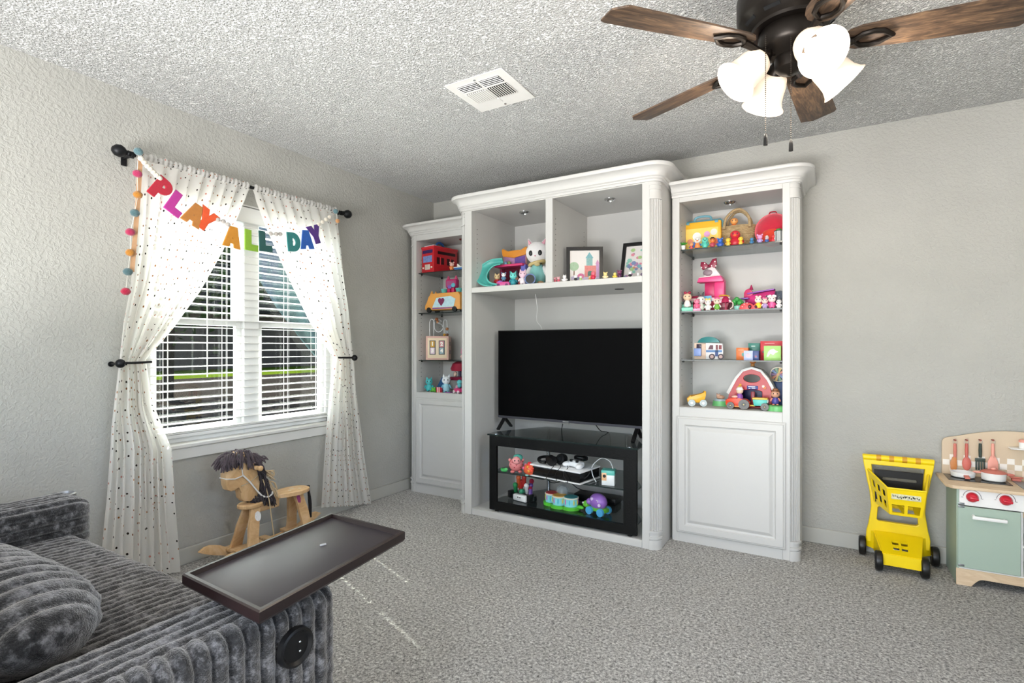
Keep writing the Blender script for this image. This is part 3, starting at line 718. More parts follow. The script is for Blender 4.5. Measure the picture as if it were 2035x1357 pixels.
def side_case(label, x0, x1, yf, ztop, open_x0, open_x1, zo0, zo1, shelves, left, right, dx0, dx1, dz0, dz1, pk):
    c = thing('bookcase', label, 'bookcase'); rc = .046
    # carcass: everything in world metres, origin at the room corner
    a0 = x0 + (rc if left else 0); a1 = x1 - (rc if right else 0)
    G().bb(x0, open_x0, yf + rc, -.004, 0, ztop - .06).out('side_panel', WHITE, c, smooth=False)
    G().bb(open_x1, x1, yf + rc, -.004, 0, ztop - .06).out('side_panel', WHITE, c, smooth=False)
    G().bb(open_x0, open_x1, -.02, -.004, 0, ztop - .06).out('back_panel', WHITE, c, smooth=False)
    G().bb(open_x0, open_x1, yf + .02, -.02, zo1 + .012, zo1 + .034).out('top_panel', WHITE, c, smooth=False)
    G().bb(open_x0, open_x1, yf + .004, -.02, zo0 - .022, zo0, .002).out('cabinet_deck', WHITE, c)
    g = G(); g.bb(a0, open_x0, yf, yf + rc, 0, ztop - .06, .0015); g.out('stile', WHITE, c)
    g = G(); g.bb(open_x1, a1, yf, yf + rc, 0, ztop - .06, .0015); g.out('stile', WHITE, c)
    G().bb(open_x0, open_x1, yf, yf + .02, zo1, ztop - .06, .0015).out('top_rail', WHITE, c)
    G().bb(open_x0, open_x1, yf, yf + .02, dz1 - .02, zo0 - .003, .002).out('middle_rail', WHITE, c)
    G().bb(open_x0, open_x1, yf, yf + .02, 0, dz0 + .03).out('toe_board', WHITE, c, smooth=False)
    raised_door(dx0, dx1, dz0, dz1, yf, c)
    if left: pilaster(x0 + rc, yf + rc, rc, -1, ztop - .07, c)
    if right: pilaster(x1 - rc, yf + rc, rc, 1, ztop - .07, c)
    sweep_profile('crown_moulding', crown_prof(ztop, .085), x0, x1, yf, rc, left, right, WHITE, c)
    G().bb(x0, x1, yf, -.004, ztop - .07, ztop - .06).out('cap_board', WHITE, c, smooth=False)
    for z in shelves: glass_shelf(open_x0 + .003, open_x1 - .003, yf + .025, -.023, z, c)
    pin_holes(open_x0, (yf + .06, -.07), zo0 + .12, zo1 - .12, 1, c); pin_holes(open_x1, (yf + .06, -.07), zo0 + .12, zo1 - .12, -1, c)
    puck(pk[0], pk[1], zo1 + .012, c)
    return c
SH_L = (1.066, 1.447, 1.772); SH_R = (1.095, 1.388, 1.762)
side_case('tall white bookcase with glass shelves in the corner beside the window', .045, .725, -.37, 2.16, .122, .690, .812, 2.03, SH_L, True, False, .125, .688, .075, .765, (.47, -.20))
side_case('tall white bookcase with glass shelves beside the bare wall and toy cart', 2.170, 2.852, -.39, 2.158, 2.213, 2.769, .811, 2.045, SH_R, False, True, 2.199, 2.786, .058, .756, (2.47, -.20))
# ---- centre unit
cu = thing('entertainment_unit', 'wide white entertainment unit with two cubbies above a television niche', 'cabinet')
X0, X1, YF, ZT, RC = .730, 2.152, -.62, 2.228, .055
I0, I1 = .843, 2.054
G().bb(X0, X0 + .02, YF + RC, -.004, 0, ZT - .06).out('side_panel', WHITE, cu, smooth=False)
G().bb(X1 - .02, X1, YF + RC, -.004, 0, ZT - .06).out('side_panel', WHITE, cu, smooth=False)
G().bb(I0 - .02, I0, YF + .05, -.02, .0, ZT - .06).out('inner_side', WHITE, cu, smooth=False)
G().bb(I1, I1 + .02, YF + .05, -.02, .0, ZT - .06).out('inner_side', WHITE, cu, smooth=False)
G().bb(X0 + .02, X1 - .02, -.02, -.004, 0, ZT - .06).out('back_panel', WHITE, cu, smooth=False)
G().bb(X0 + RC, I0, YF, YF + .05, 0, ZT - .06, .0015).out('stile', WHITE, cu)
G().bb(I1, X1 - RC, YF, YF + .05, 0, ZT - .06, .0015).out('stile', WHITE, cu)
G().bb(I0, I1, YF, YF + .02, 2.122, ZT - .06, .0015).out('top_rail', WHITE, cu)
G().bb(I0, I1, YF + .02, -.02, 2.13, 2.15).out('top_panel', WHITE, cu, smooth=False)
G().bb(I0, I1, YF, -.02, 1.550, 1.587, .002).out('fixed_shelf', WHITE, cu)
G().bb(1.423, 1.473, YF, YF + .02, 1.587, 2.122, .0015).out('divider_stile', WHITE, cu)
G().bb(1.436, 1.460, YF + .02, -.02, 1.587, 2.13).out('divider', WHITE, cu, smooth=False)
G().bb(I0, I1, YF, -.02, 0.0, .046, .003).out('bottom_deck', WHITE, cu)
pilaster(X0 + RC, YF + RC, RC, -1, ZT - .10, cu); pilaster(X1 - RC, YF + RC, RC, 1, ZT - .10, cu)
sweep_profile('crown_moulding', crown_prof(ZT, .10), X0, X1, YF, RC, True, True, WHITE, cu)
G().bb(X0, X1, YF, -.004, ZT - .07, ZT - .06).out('cap_board', WHITE, cu, smooth=False)
for xs, sg in ((I0, 1), (1.436, -1), (1.460, 1), (I1, -1)): pin_holes(xs, (YF + .07, -.08), 1.70, 2.03, sg, cu)
for px, py in ((1042, 421), (1212, 395)):
    p = fl(px, py, 2.13); puck(p.x, p.y, 2.13, cu)
p = fl(1231, 574, 1.55); G().lathe([(0, -.001), (.030, -.001), (.030, -.004), (0, -.004)], (p.x, p.y, 1.55), 20).out('cable_grommet', BLACKP, cu)
a = fl(1064, 584, 1.55)
tag(G().tube(spline([(a.x, a.y, 1.549), (a.x + .004, a.y + .02, 1.45), (a.x - .02, a.y + .06, 1.36), (a.x + .005, a.y + .10, 1.28), (a.x, a.y + .11, 1.0)], 6), .0022, 6).out('power_cable', mat('#e8e8e6', .6), smooth=True), 'thin white cable hanging down the niche behind the television', 'cable')

# ============================================================ TV + STAND
SZ = .577                                             # stand top
tv = thing('television', 'large flat black television standing on the glass topped stand', 'television', (1.445, -.36, SZ + .001))
SCREEN = mat('#020203', .55, var=.0, spec=.06, key='tv_screen')
TVX, TVB, TVT = .548, .075, .715
G().bb(-TVX, TVX, -.0014, 0, TVB + .001, TVB + .017).out('chin_strip', mat('#4c4c54', .35, .5), tv, smooth=False)
G().bb(-TVX, TVX, 0, .022, TVB, TVT, .003).out('bezel', mat('#0b0b0c', .35, key='tv_bezel'), tv)
G().bb(-TVX + .007, TVX - .007, -.0012, .0, TVB + .018, TVT - .006).out('screen', SCREEN, tv, smooth=False)
G().bb(-TVX * .62, TVX * .62, .022, .065, TVB + .03, TVB + .36, .012).out('rear_housing', BLACKP, tv)
G().bb(-.03, .03, -.004, 0, TVB - .006, TVB + .001, .001).out('logo_tab', CHROME, tv)
G().bb(-.022, .022, -.0016, -.0012, TVB + .005, TVB + .012).out('brand_mark', CHROME, tv, smooth=False)
for sx in (-1, 1):
    g = G(); x = sx * (TVX - .06)
    for e in (-1, 1):
        g.box((x + sx * .008, e * .045 + .011, .0405), (.026, .125, .014), .004, rot=(R(-39 * e), 0, 0))
    g.out('foot', BLACKP, tv)
st = thing('tv_stand', 'black framed television stand with glass top and shelves', 'tv stand', (1.50, -.595, .046))
BF = mat('#060707', .5, spec=.25, var=.5, nscale=25, bump=.1, bscale=120, key='black_ash')
fw_, fh0, fh1 = .515, .014, SZ - .046 - .012
o = curve_solid('front_frame', [[(-fw_, fh0), (fw_, fh0), (fw_, fh1), (-fw_, fh1)], [(-fw_ + .052, fh0 + .052), (-fw_ + .052, fh1 - .066), (fw_ - .077, fh1 - .066), (fw_ - .077, fh0 + .052)]], .010, .002, BF, st, m=M.Translation((0, 0, 0)) @ FACE_MY)
def trap(z0, z1, yf, grow=0): return [(-fw_ - grow, yf), (fw_ + grow, yf), (fw_ + grow, yf + .12), (fw_ - .19, .48), (-fw_ + .19, .48), (-fw_ - grow, yf + .12)]
s_ = G().prism(trap(0, 0, -.022, .012), fh1 + .003, fh1 + .011, 'XY').out('glass_top', SMOKE, st, smooth=False)
G().bb(-fw_ - .012, fw_ + .012, -.0235, -.022, fh1 + .002, fh1 + .0115).out('glass_edge', GLASSEDGE, s_, smooth=False)
zmid = .318 - .046; zlow = fh0 + .050
for z, n in ((zmid, 'middle_glass_shelf'), (zlow, 'lower_glass_shelf')):
    s_ = G().prism(trap(0, 0, .012, -.012), z - .008, z, 'XY').out(n, SMOKE, st, smooth=False)
    G().bb(-fw_ + .012, fw_ - .012, .0105, .012, z - .0085, z + .0005).out('glass_edge', GLASSEDGE, s_, smooth=False)
for x, y in ((-.30, .46), (.30, .46)): G().cyl((x, y, (fh1 + .002) / 2), .014, fh1, 16).out('rear_post', CHROME, st)
for x, y in ((-.47, .01), (.47, .01), (-.3, .44), (.3, .44)): G().cyl((x, y, .0075), .014, .015, 14).out('levelling_foot', BLACKP, st)
for x, y in ((-.47, 0), (.47, 0)): G().cyl((x, y, fh1 + .013), .012, .003, 14).out('glass_stud', CHROME, st)

# ============================================================ SOFA
def rib(s, p): return abs(math.sin(PI * s / p)) ** .55
def fuzz(v, a): 
    n = mnoise.noise(V((v[0] * 45, v[1] * 45, v[2] * 45))); return a * n
SF = thing('sofa', 'charcoal ribbed plush loveseat with wide flat arms', 'sofa', (0, 0, 0))
def path_len(P):
    L = [0]
    for a, b in zip(P, P[1:]): L.append(L[-1] + math.hypot(b[0] - a[0], b[1] - a[1]))
    return L
def dense(P, step):
    L = path_len(P); n = int(L[-1] / step); out = []
    for k in range(n + 1):
        s = L[-1] * k / n; i = 0
        while i < len(L) - 2 and L[i + 1] < s: i += 1
        t = (s - L[i]) / max(1e-9, L[i + 1] - L[i]); out.append((lerp(P[i][0], P[i + 1][0], t), lerp(P[i][1], P[i + 1][1], t), s))
    return out
def normals2(P):
    out = []
    for i in range(len(P)):
        a = P[max(0, i - 1)]; b = P[min(len(P) - 1, i + 1)]; dx, dy = b[0] - a[0], b[1] - a[1]; l = math.hypot(dx, dy) or 1
        out.append((-dy / l, dx / l))
    return out
SY0, SY1 = -3.62, -2.775
# seat: ribs run front to back and roll over the front edge
sp = dense([(SY0, .470), (-3.2, .488), (-2.95, .490), (-2.86, .486)] + [(-2.86 + .075 * math.sin(R(a)), .411 + .075 * math.cos(R(a))) for a in range(10, 91, 10)] + [(-2.785, .30), (-2.79, .06)], .012)
nn = normals2(sp)
g = G(); nx = 38 * 7; xa, xb = .63, 1.785
rows = []
for i in range(nx + 1):
    x = lerp(xa, xb, i / nx); row = []
    for (y, z, s), (ny, nz_) in zip(sp, nn):
        h = .011 * rib(x - xa, .0305) + fuzz((x, y, z), .0035) + .004 * mnoise.noise(V((x * 5, y * 5, 2)))
        row.append(g.bm.verts.new((x, y + ny * h, z + nz_ * h)))
    rows.append(row)
for a, b in zip(rows, rows[1:]):
    for k in range(len(a) - 1): g.bm.faces.new([a[k], a[k + 1], b[k + 1], b[k]])
g.out('seat_cushion', PLUSH, SF, ang=180)
def long_arm(name, sec, y0, y1, pitch, cap=.06, amp=.008):
    """cross-section path in XZ carrying ribs that run along Y, rounded off at the front"""
    P = dense(sec, .0038); nn = normals2(P); cx = sum(p[0] for p in P) / len(P); cz = min(p[1] for p in P) + .2
    ys = [lerp(y0, y1 - cap, k / 40) for k in range(41)] + [y1 - cap + cap * math.sin(R(a)) for a in range(12, 91, 13)]
    g = G(); rows = []
    for y in ys:
        k = 1 if y <= y1 - cap else math.sqrt(max(0, 1 - ((y - y1 + cap) / cap) ** 2))
        row = []
        for (x, z, s), (nx_, nz_) in zip(P, nn):
            h = amp * rib(s, pitch) + fuzz((x, y, z), .0035)
            ins = (1 - k) * cap * .75
            row.append(g.bm.verts.new((x + nx_ * (h - ins), y, z + nz_ * (h - ins))))
        rows.append(row)
    for a, b in zip(rows, rows[1:]):
        for i in range(len(a) - 1): g.bm.faces.new([a[i], a[i + 1], b[i + 1], b[i]])
    g.bm.faces.new(rows[-1][::-1])
    return g.out(name, PLUSH, SF, ang=180)
# far arm
la = long_arm('arm', [(.445, .05), (.445, .56)] + [(.485 - .04 * math.cos(R(a)), .568 + .04 * math.sin(R(a))) for a in range(0, 91, 15)] + [(.606 + .03 * math.sin(R(a)), .578 + .03 * math.cos(R(a))) for a in range(0, 91, 15)] + [(.636, .40)], SY0, -2.762, .030, amp=.013)
p = fl(128, 980, .615)
G().lathe([(.030, -.05), (.040, -.05), (.042, .004), (.036, .008), (.033, .002), (.031, -.045), (0, -.045)], (p.x + .01, p.y - .01, .611), 28).out('cup_holder', mat('#8f9092', .35, .6, key='cup_steel'), SF)
# near arm: ribs along the top and the inner side ...
TA = .600
long_arm('arm', [(1.772, .40), (1.772, TA - .04)] + [(1.812 - .04 * math.cos(R(a)), TA - .044 + .04 * math.sin(R(a))) for a in range(0, 91, 15)] + [(1.94, TA - .008), (1.965, TA - .03), (1.965, .05)], SY0, -2.80, .030, amp=.010)
# ... and upright ribs on the outer face, curling over the top and round the front corner
pl = dense([(1.972, SY0), (1.972, -2.835)] + [(1.922 + .05 * math.cos(R(a)), -2.835 + .05 * math.sin(R(a))) for a in range(10, 91, 10)] + [(1.77, -2.785)], .0042)
nn = normals2(pl)
g = G(); rows = []
zs = [.03 + (TA - .03 - .03) * k / 40 for k in range(41)]
for (x, y, s), (ax, ay) in zip(pl, nn):
    row = []; h0 = rib(s, .0335)
    for z in zs:
        h = .013 * h0 + fuzz((x, y, z), .004); row.append(g.bm.verts.new((x - ax * h, y - ay * h, z)))
    for a in range(10, 101, 10):
        q = .03 + .012 * h0
        inn = q * (1 - math.cos(R(a))); up = q * math.sin(R(a)); h = .013 * h0 + fuzz((x, y, a), .003)
        row.append(g.bm.verts.new((x - ax * (h - inn), y - ay * (h - inn), zs[-1] + up)))
    rows.append(row)
for a, b in zip(rows, rows[1:]):
    for k in range(len(a) - 1): g.bm.faces.new([a[k], a[k + 1], b[k + 1], b[k]])
g.out('arm_side_panel', PLUSH, SF, ang=180)
hc = on(585, 1284, 0, 1.985)
sk = G().lathe([(0, .004), (.030, .004), (.036, .010), (.041, .008), (.043, -.004), (0, -.004)], (1.988, hc.y, hc.z), 28, (0, R(90), 0)).out('arm_socket', BLACKP, SF, label='round black socket in the arm side')
for dz in (-.008, .012): G().sph((1.998, hc.y + .004, hc.z + dz), .003, 8, 6).out('socket_pin', CHROME, sk)
G().bb(.46, 1.96, SY0, -2.81, .02, .38, .02).out('base', PLUSH, SF)
# backrest (behind the frame)
G().bb(.46, 1.97, -3.85, SY0 + .02, .02, .90, .06, 3).out('backrest', PLUSH, SF)
# lumbar cushion
pc = V((1.27, -3.245, .585))
lc = thing('throw_pillow', 'ribbed charcoal plush bolster cushion lying on the loveseat', 'pillow', (pc.x, pc.y, .50))
g = G()
def fpil(u, v):
    th = u * 6.283; t = -1 + 2 * v; e = (1 - abs(t) ** 3.2) ** .5 if abs(t) < 1 else 0
    h = 1 + .17 * (rib(t * .41 + 2, .050) - .7); yy = .150 * e * h * math.cos(th); zz = .10 * e * h * math.sin(th)
    zz = max(zz, -.074)
    x = .41 * t; n = fuzz((x, yy, zz), .004)
    return (x + n, yy * 1.0 + n, zz + .082 + n * .5)
g.grid(fpil, 48, 150, True); g.out('cushion', PLUSH, lc, ang=180)
lc.rotation_euler = (0, 0, R(4))
# ============================================================ TRAY on the arm
C4 = [fl(*q, .662) for q in ((362, 1140), (660, 1018), (805, 1055), (515, 1215))]
tc_ = sum(C4, V()) / 4
TRAYM = mat('#1d0f10', .35, var=.25, nscale=5, key='mahogany_dark'); TRAYTOP = mat('#332e33', .38, var=.12, nscale=3.5, key='tray_board')
tr = thing('lap_tray', 'dark mahogany swivel tray with raised rim on the sofa arm', 'tray', (tc_.x, tc_.y, TA + .012))
q = [(p.x - tc_.x, p.y - tc_.y) for p in C4]; z1 = .662 - TA - .012
def inset(q, d):
    cx = sum(p[0] for p in q) / 4; cy = sum(p[1] for p in q) / 4; out = []
    n = len(q)
    for i in range(n):
        p = V((q[i][0], q[i][1])); a = V(q[i - 1]) - p; b = V(q[(i + 1) % n]) - p
        out.append(tuple(p + (a.normalized() + b.normalized()) * d))
    return out
G().prism(inset(q, .004), z1 - .026, z1 - .010, 'XY', .002).out('board', TRAYTOP, tr)
g = G(); rows = []
for d, z in ((.004, z1 - .028), (0, z1 - .022), (0, z1 - .003), (.003, z1), (.011, z1), (.015, z1 - .010)):
    rows.append([g.bm.verts.new((x, y, z)) for x, y in inset(q, d)])
for a, b in zip(rows, rows[1:]):
    for k in range(4): g.bm.faces.new([a[k], a[(k + 1) % 4], b[(k + 1) % 4], b[k]])
g.out('rim', TRAYM, tr, smooth=False)
G().cyl((0.02, -.10, (z1 - .028) / 2), .05, z1 - .028, 28).out('swivel_base', BLACKP, tr)
p = fl(642, 1084, .652); tag(G().box((0, 0, .0022), (.016, .005, .004), .001, rot=(0, 0, R(70))).out('crumb', mat('#b9b9b9', .6)), 'tiny pale scrap lying on the dark tray', 'scrap').location = (p.x, p.y, .6525)
# the base offset keeps the swivel over the arm
# ============================================================ ROCKING HORSE
HX = .235
hs = thing('rocking_horse', 'wooden rocking horse with dark yarn mane beneath the window', 'rocking horse', (HX, -1.76, 0))
def hz(zx, zy, x=HX):
    p = lw(390 + zx / 5.428, 880 + zy / 5.428, x); return (p.y + 1.76, p.z)
RKX = .105
for s in (-1, 1):
    y0, y1 = hz(25, 1225, HX - RKX)[0], hz(1335, 740, HX - RKX)[0]
    n = 26; top = []; bot = []
    for k in range(n + 1):
        t = -1 + 2 * k / n; y = lerp(y0, y1, k / n); zb = .085 * abs(t) ** 2.6
        th = .042 * min(1, (1 - abs(t)) * 7 + .12) ** .5
        if abs(t) > .62: th = .05 * min(1, (1 - abs(t)) * 6) ** .6 + .004
        top.append((y, zb + th)); bot.append((y, zb + .001))
    G().prism(bot + top[::-1], s * RKX - .010, s * RKX + .010, 'YZ', .002).out('rocker', HORSEWOOD, hs)
PY = [hz(470, 1080)[0], hz(1060, 880)[0]]
for yy in (PY[0] + .02, PY[1] + .03): G().box((0, yy, .058), (.25, .085, .018), .004).out('cross_board', HORSEWOOD, hs)
for t in (.36, .55): G().box((0, lerp(PY[0], PY[1], t) + .02, .054), (.24, .045, .014), .003).out('foot_rest', HORSEWOOD, hs)
cz = hz(580, 660)[1]; sz = hz(1040, 500)[1]
def leg(yb, yt, zt, s, lean, wob):
    # shaped board leg
    pts = [(-.030, 0), (.030, 0)]
    out = []
    for t, wd in ((0, .034), (.3, .027), (.55, .030), (.8, .026), (1, .030)): out.append((t, wd))
    L = [(lerp(yb, yt, t) - wd + wob * math.sin(t * PI), lerp(.066, zt, t)) for t, wd in out]; Rr = [(lerp(yb, yt, t) + wd + wob * math.sin(t * PI), lerp(.066, zt, t)) for t, wd in out]
    g = G(); g.prism(L + Rr[::-1], -.009, .009, 'YZ', .0015)
    for v in g.bm.verts: v.co.x += s * lerp(.078, .030, (v.co.z - .066) / (zt - .066))
    return g.out('leg', HORSEWOOD, hs)
for s in (-1, 1):
    leg(PY[0] + .025, hz(600, 690)[0], cz - .012, s, 0, -.004); leg(PY[1] + .035, hz(1060, 560)[0], sz - .022, s, 0, .006)
G().lathe([(0, -.014), (.060, -.014), (.064, -.009), (.064, .004), (.058, .010), (0, .010)], (0, hz(590, 660)[0], cz), 28, sx=.9, sy=1.15).out('shoulder_board', HORSEWOOD, hs)
ya, yb = hz(800, 560)[0], hz(1195, 480)[0]
pts = []
for k in range(28):
    a = 2 * PI * k / 28; wx = .075 * math.sin(a); yy = (ya + yb) / 2 + (yb - ya) / 2 * math.cos(a); wx *= (1 + .25 * math.cos(a)); pts.append((wx, yy))
G().prism(pts, sz - .020, sz, 'XY', .004).out('seat', HORSEWOOD, hs)
g = G(); 
for (dx, dy, r) in ((-.02, .0, .012), (.015, .03, .010), (.01, -.035, .009)): g.cyl((dx, (ya + yb) / 2 + .03 + dy, sz + .0006), r, .0008, 16, sx=1.2)
g.out('seat_decal', mat('#d9c9ae', .6, var=.3, nscale=200), hs)
G().bb(-.016, .016, hz(600, 640)[0], ya + .05, sz - .075, sz - .022, .006).out('body_rail', HORSEWOOD, hs)
head = [(328, 330), (322, 400), (335, 470), (345, 510), (385, 526), (430, 515), (465, 480), (488, 455), (482, 540), (490, 600), (520, 632), (585, 634), (640, 610), (690, 560), (690, 420), (680, 300), (650, 190), (590, 120), (500, 95), (420, 110), (360, 160), (335, 250)]
hp = [hz(a, b, HX + .03) for a, b in head]
G().prism(hp, -.026, .026, 'YZ', .007).out('head', HORSEWOOD, hs)
e = hz(425, 255, HX + .03)
for s in (-1, 1):
    G().sph((s * .027, e[0], e[1]), (.004, .009, .010), 12, 8).out('eye', BLACKP, hs)
e = hz(680, 265, HX + .05)
G().tube([(-.075, e[0] - .03, e[1]), (.075, e[0] - .01, e[1])], .012, 14).out('handle', HORSEWOOD, hs)
for s in (-1, 1): G().sph((s * .075, e[0] - (.03 if s < 0 else .01), e[1]), .015, 14, 9).out('handle_knob', HORSEWOOD, hs)
YARN = mat('#2b2227', .95, var=.45, nscale=60, sheen=.3, bump=.3, bscale=300, key='dark_yarn'); YARN2 = mat('#4d4046', .95, var=.3, nscale=60, sheen=.4, key='brown_yarn'); YARNC = mat('#cdb48f', .95, var=.2, sheen=.4, key='cream_yarn')
rnd = random.Random(5)
def strands(name, roots, n, m, rad):
    g = G()
    for k in range(n):
        (a, b), (dy, dz), ln = rnd.choice(roots)
        y, z = hz(a + rnd.uniform(-30, 30), b + rnd.uniform(-22, 22), HX + .03); x = rnd.uniform(-.030, .034); sx = 1 if x > 0 else -1
        P = [(x, y, z), (x + sx * rnd.uniform(.004, .016), y + dy * ln * .4 + rnd.uniform(-.008, .008), z + dz * ln * .3 + .006), (x + sx * rnd.uniform(.008, .024), y + dy * ln + rnd.uniform(-.012, .012), z + dz * ln + rnd.uniform(-.012, .012))]
        g.tube(spline(P, 3), [rad] * 6 + [rad * .6], 5)
    o = g.out(name, m, hs); o['kind'] = 'stuff'; return o
strands('forelock', [((360, 150), (-.5, -.9), .06), ((420, 115), (-.5, -.8), .065), ((330, 190), (-.2, -1), .045), ((480, 100), (-.2, -.8), .06), ((560, 100), (.2, -.8), .06), ((620, 140), (.5, -.6), .06), ((670, 170), (.8, -.3), .05), ((640, 210), (.6, -.7), .06), ((560, 150), (.1, -1), .06), ((480, 140), (-.2, -1), .055), ((400, 160), (-.4, -.9), .05)], 430, YARN2, .0042)
strands('mane', [((660, 230), (.4, -.9), .07), ((690, 300), (.3, -.9), .07), ((740, 420), (.3, -.9), .08), ((760, 560), (.2, -.9), .05), ((705, 380), (.25, -.95), .08), ((720, 460), (.2, -1), .08), ((700, 540), (.1, -1), .06), ((760, 500), (.3, -.9), .07), ((640, 600), (-.1, -.6), .04), ((790, 560), (.2, -.9), .06)], 420, YARN, .0045)
strands('mane_cream', [((760, 350), (.6, -.4), .06), ((800, 430), (.4, -.9), .06), ((760, 330), (.8, -.2), .05), ((830, 500), (.2, -1), .05)], 70, YARNC, .0036)
a = hz(1205, 440); b = hz(1215, 620); c = hz(1232, 800)
g = G()
for k in range(9):
    an = k * .7; r = .007
    g.tube(spline([(r * math.cos(an), a[0] + r * math.sin(an), a[1] - .01), (r * math.cos(an + 2), b[0] + .006 + r * math.sin(an + 2), b[1]), (r * .6 * math.cos(an + 3), c[0] + r * .6 * math.sin(an + 3), c[1])], 5), .0042, 6)
g.out('tail', mat('#151314', .95, var=.3, sheen=.3), hs)
ROPE = mat('#e6e4e0', .8, var=.06, bump=.3, bscale=500, key='white_cord')
def loopx(pts, name, m, rad=.0035):
    P = [hz(*q, HX + .03) for q in pts]; near = [(.030, y, z) for y, z in P]; far = [(-.030, y, z) for y, z in P[::-1]]
    return G().tube(near + far, rad, 7, True).out(name, m, hs)
loopx([(325, 392), (420, 390), (505, 352)], 'noseband', ROPE); 
loopx([(505, 352), (480, 220), (455, 110)], 'cheek_strap', ROPE, .003)
loopx([(490, 465), (590, 420), (665, 350)], 'throat_strap', mat('#b9a98f', .8), .0025)
P = [hz(*q, HX + .03) for q in ((505, 352), (580, 430), (650, 520), (700, 568), (750, 575), (790, 545), (788, 520))]
G().tube(spline([(.033 + .004 * i, y, z) for i, (y, z) in enumerate(P)], 5), .0045, 8).out('rein', ROPE, hs)
P = [hz(*q, HX + .03) for q in ((700, 390), (735, 500), (760, 620), (780, 800), (800, 985))]
G().tube(spline([(.045 + .004 * i, y, max(z, .06)) for i, (y, z) in enumerate(P)], 5), .003, 7).out('trailing_cord', mat('#c2ab86', .85, var=.1), hs)
# stickers
y, z = hz(665, 790, HX + .05); o = G().prism([(y + a, z + b) for a, b in arc(0, 0, .018, 0, 345, 23, .026)], 0, .0008, 'YZ').out('sticker', mat('#ece8e2', .6, var=.35, nscale=160), hs)
for v in o.data.vertices: v.co.x += lerp(.078, .030, (v.co.z - .066) / (cz - .012 - .066)) + .0095
y, z = hz(1110, 600, HX + .05); o = G().prism([(y + a, z + b) for a, b in ((-.010, .028), (.006, .024), (.014, 0), (.010, -.026), (-.006, -.022), (-.013, .006))], 0, .0008, 'YZ').out('sticker', mat('#8e3a6d', .6, var=.3, nscale=140), hs)
for v in o.data.vertices: v.co.x += lerp(.078, .030, (v.co.z - .066) / (sz - .022 - .066)) + .0095

# ============================================================ TOY SHOPPING CART
YEL = mat('#f7d60a', .32, var=.03, nscale=6, coat=.2, key='yellow_plastic'); TYRE = mat('#0d0d0e', .4, var=.2, key='toy_tyre')
ct = thing('toy_shopping_cart', 'yellow plastic toy shopping cart with black wheels against the wall', 'toy cart', (3.310, -.17, 0), R(-1))
# hour-glass frame with two openings, leaning very slightly back
def hg(z):      # half width of the frame at height z
    return interp([(.09, .135), (.14, .138), (.20, .126), (.28, .116), (.36, .122), (.45, .138), (.53, .152), (.565, .156)], z)[0]
zs = [.09 + (.565 - .09) * k / 20 for k in range(21)]
outl = [(-hg(z), z) for z in zs] + [(hg(z), z) for z in zs[::-1]]
h1 = [(-.088, .205), (.082, .205), (.094, .215), (.088, .285), (.080, .292), (-.084, .292), (-.092, .285), (-.098, .215)]
h2 = [(-.104, .33), (.104, .33), (.122, .522), (-.122, .522)]
curve_solid('frame', [outl, h1[::-1], h2[::-1]], .011, .004, YEL, ct, m=M.Translation((0, .085, 0)) @ FACE_MY)
G().tube([(-.156, .080, .556), (.156, .080, .556)], .017, 14).out('handle_bar', YEL, ct)
for k in range(4): G().cyl((-.085 + .058 * k, .080, .556), .0178, .022, 14, (0, R(90), 0)).out('grip_band', mat('#d69a1a', .45), ct)
# basket: two slotted sides, slotted front, floor
def plate(name, pts4, holes, th=.0035):
    """quadrilateral wall given by its corners, holes in its unit square"""
    A, B, C, D = [V(p) for p in pts4]; w_ = ((B - A).length + (C - D).length) / 2; h_ = ((D - A).length + (C - B).length) / 2
    def bil(u, v): return (A * (1 - u) + B * u) * (1 - v) + (D * (1 - u) + C * u) * v
    n = (B - A).cross(D - A).normalized() * th
    us = sorted({0., 1.} | {a for h in holes for a in (h[0], h[1])}); vs = sorted({0., 1.} | {a for h in holes for a in (h[2], h[3])})
    g = G(); 
    def solid(u0, u1, v0, v1): return not any(h[0] - 1e-6 <= u0 and u1 <= h[1] + 1e-6 and h[2] - 1e-6 <= v0 and v1 <= h[3] + 1e-6 for h in holes)
    cache = {}
    def vt(u, v, k):
        key = (round(u, 5), round(v, 5), k)
        if key not in cache: cache[key] = g.bm.verts.new(bil(u, v) + n * k)
        return cache[key]
    cells = {(i, j): solid(us[i], us[i + 1], vs[j], vs[j + 1]) for i in range(len(us) - 1) for j in range(len(vs) - 1)}
    for (i, j), ok in cells.items():
        if not ok: continue
        c = [(us[i], vs[j]), (us[i + 1], vs[j]), (us[i + 1], vs[j + 1]), (us[i], vs[j + 1])]
        for k in (-1, 1): g.bm.faces.new([vt(*q, k) for q in (c if k > 0 else c[::-1])])
        for (di, dj), (a, b) in (((0, -1), (0, 1)), ((1, 0), (1, 2)), ((0, 1), (2, 3)), ((-1, 0), (3, 0))):
            if not cells.get((i + di, j + dj), False):
                g.bm.faces.new([vt(*c[a], -1), vt(*c[b], -1), vt(*c[b], 1), vt(*c[a], 1)])
    return g.out(name, YEL, ct, smooth=False)
BLt, FLt, FRt, BRt = V((-.135, .066, .490)), V((-.056, -.085, .430)), V((.106, -.085, .430)), V((.132, .066, .490))
BLb, FLb, FRb, BRb = V((-.105, .066, .315)), V((-.042, -.055, .288)), V((.092, -.055, .288)), V((.104, .066, .315))
hs_ = [(u, u + .20, v, v + .27) for u in (.12, .40, .68) for v in (.16, .54)]
plate('basket_side', (BLb, FLb, FLt, BLt), hs_); plate('basket_side', (FRb, BRb, BRt, FRt), hs_)
plate('basket_front', (FLb, FRb, FRt, FLt), [(.08, .45, .08, .40), (.55, .92, .08, .40)])
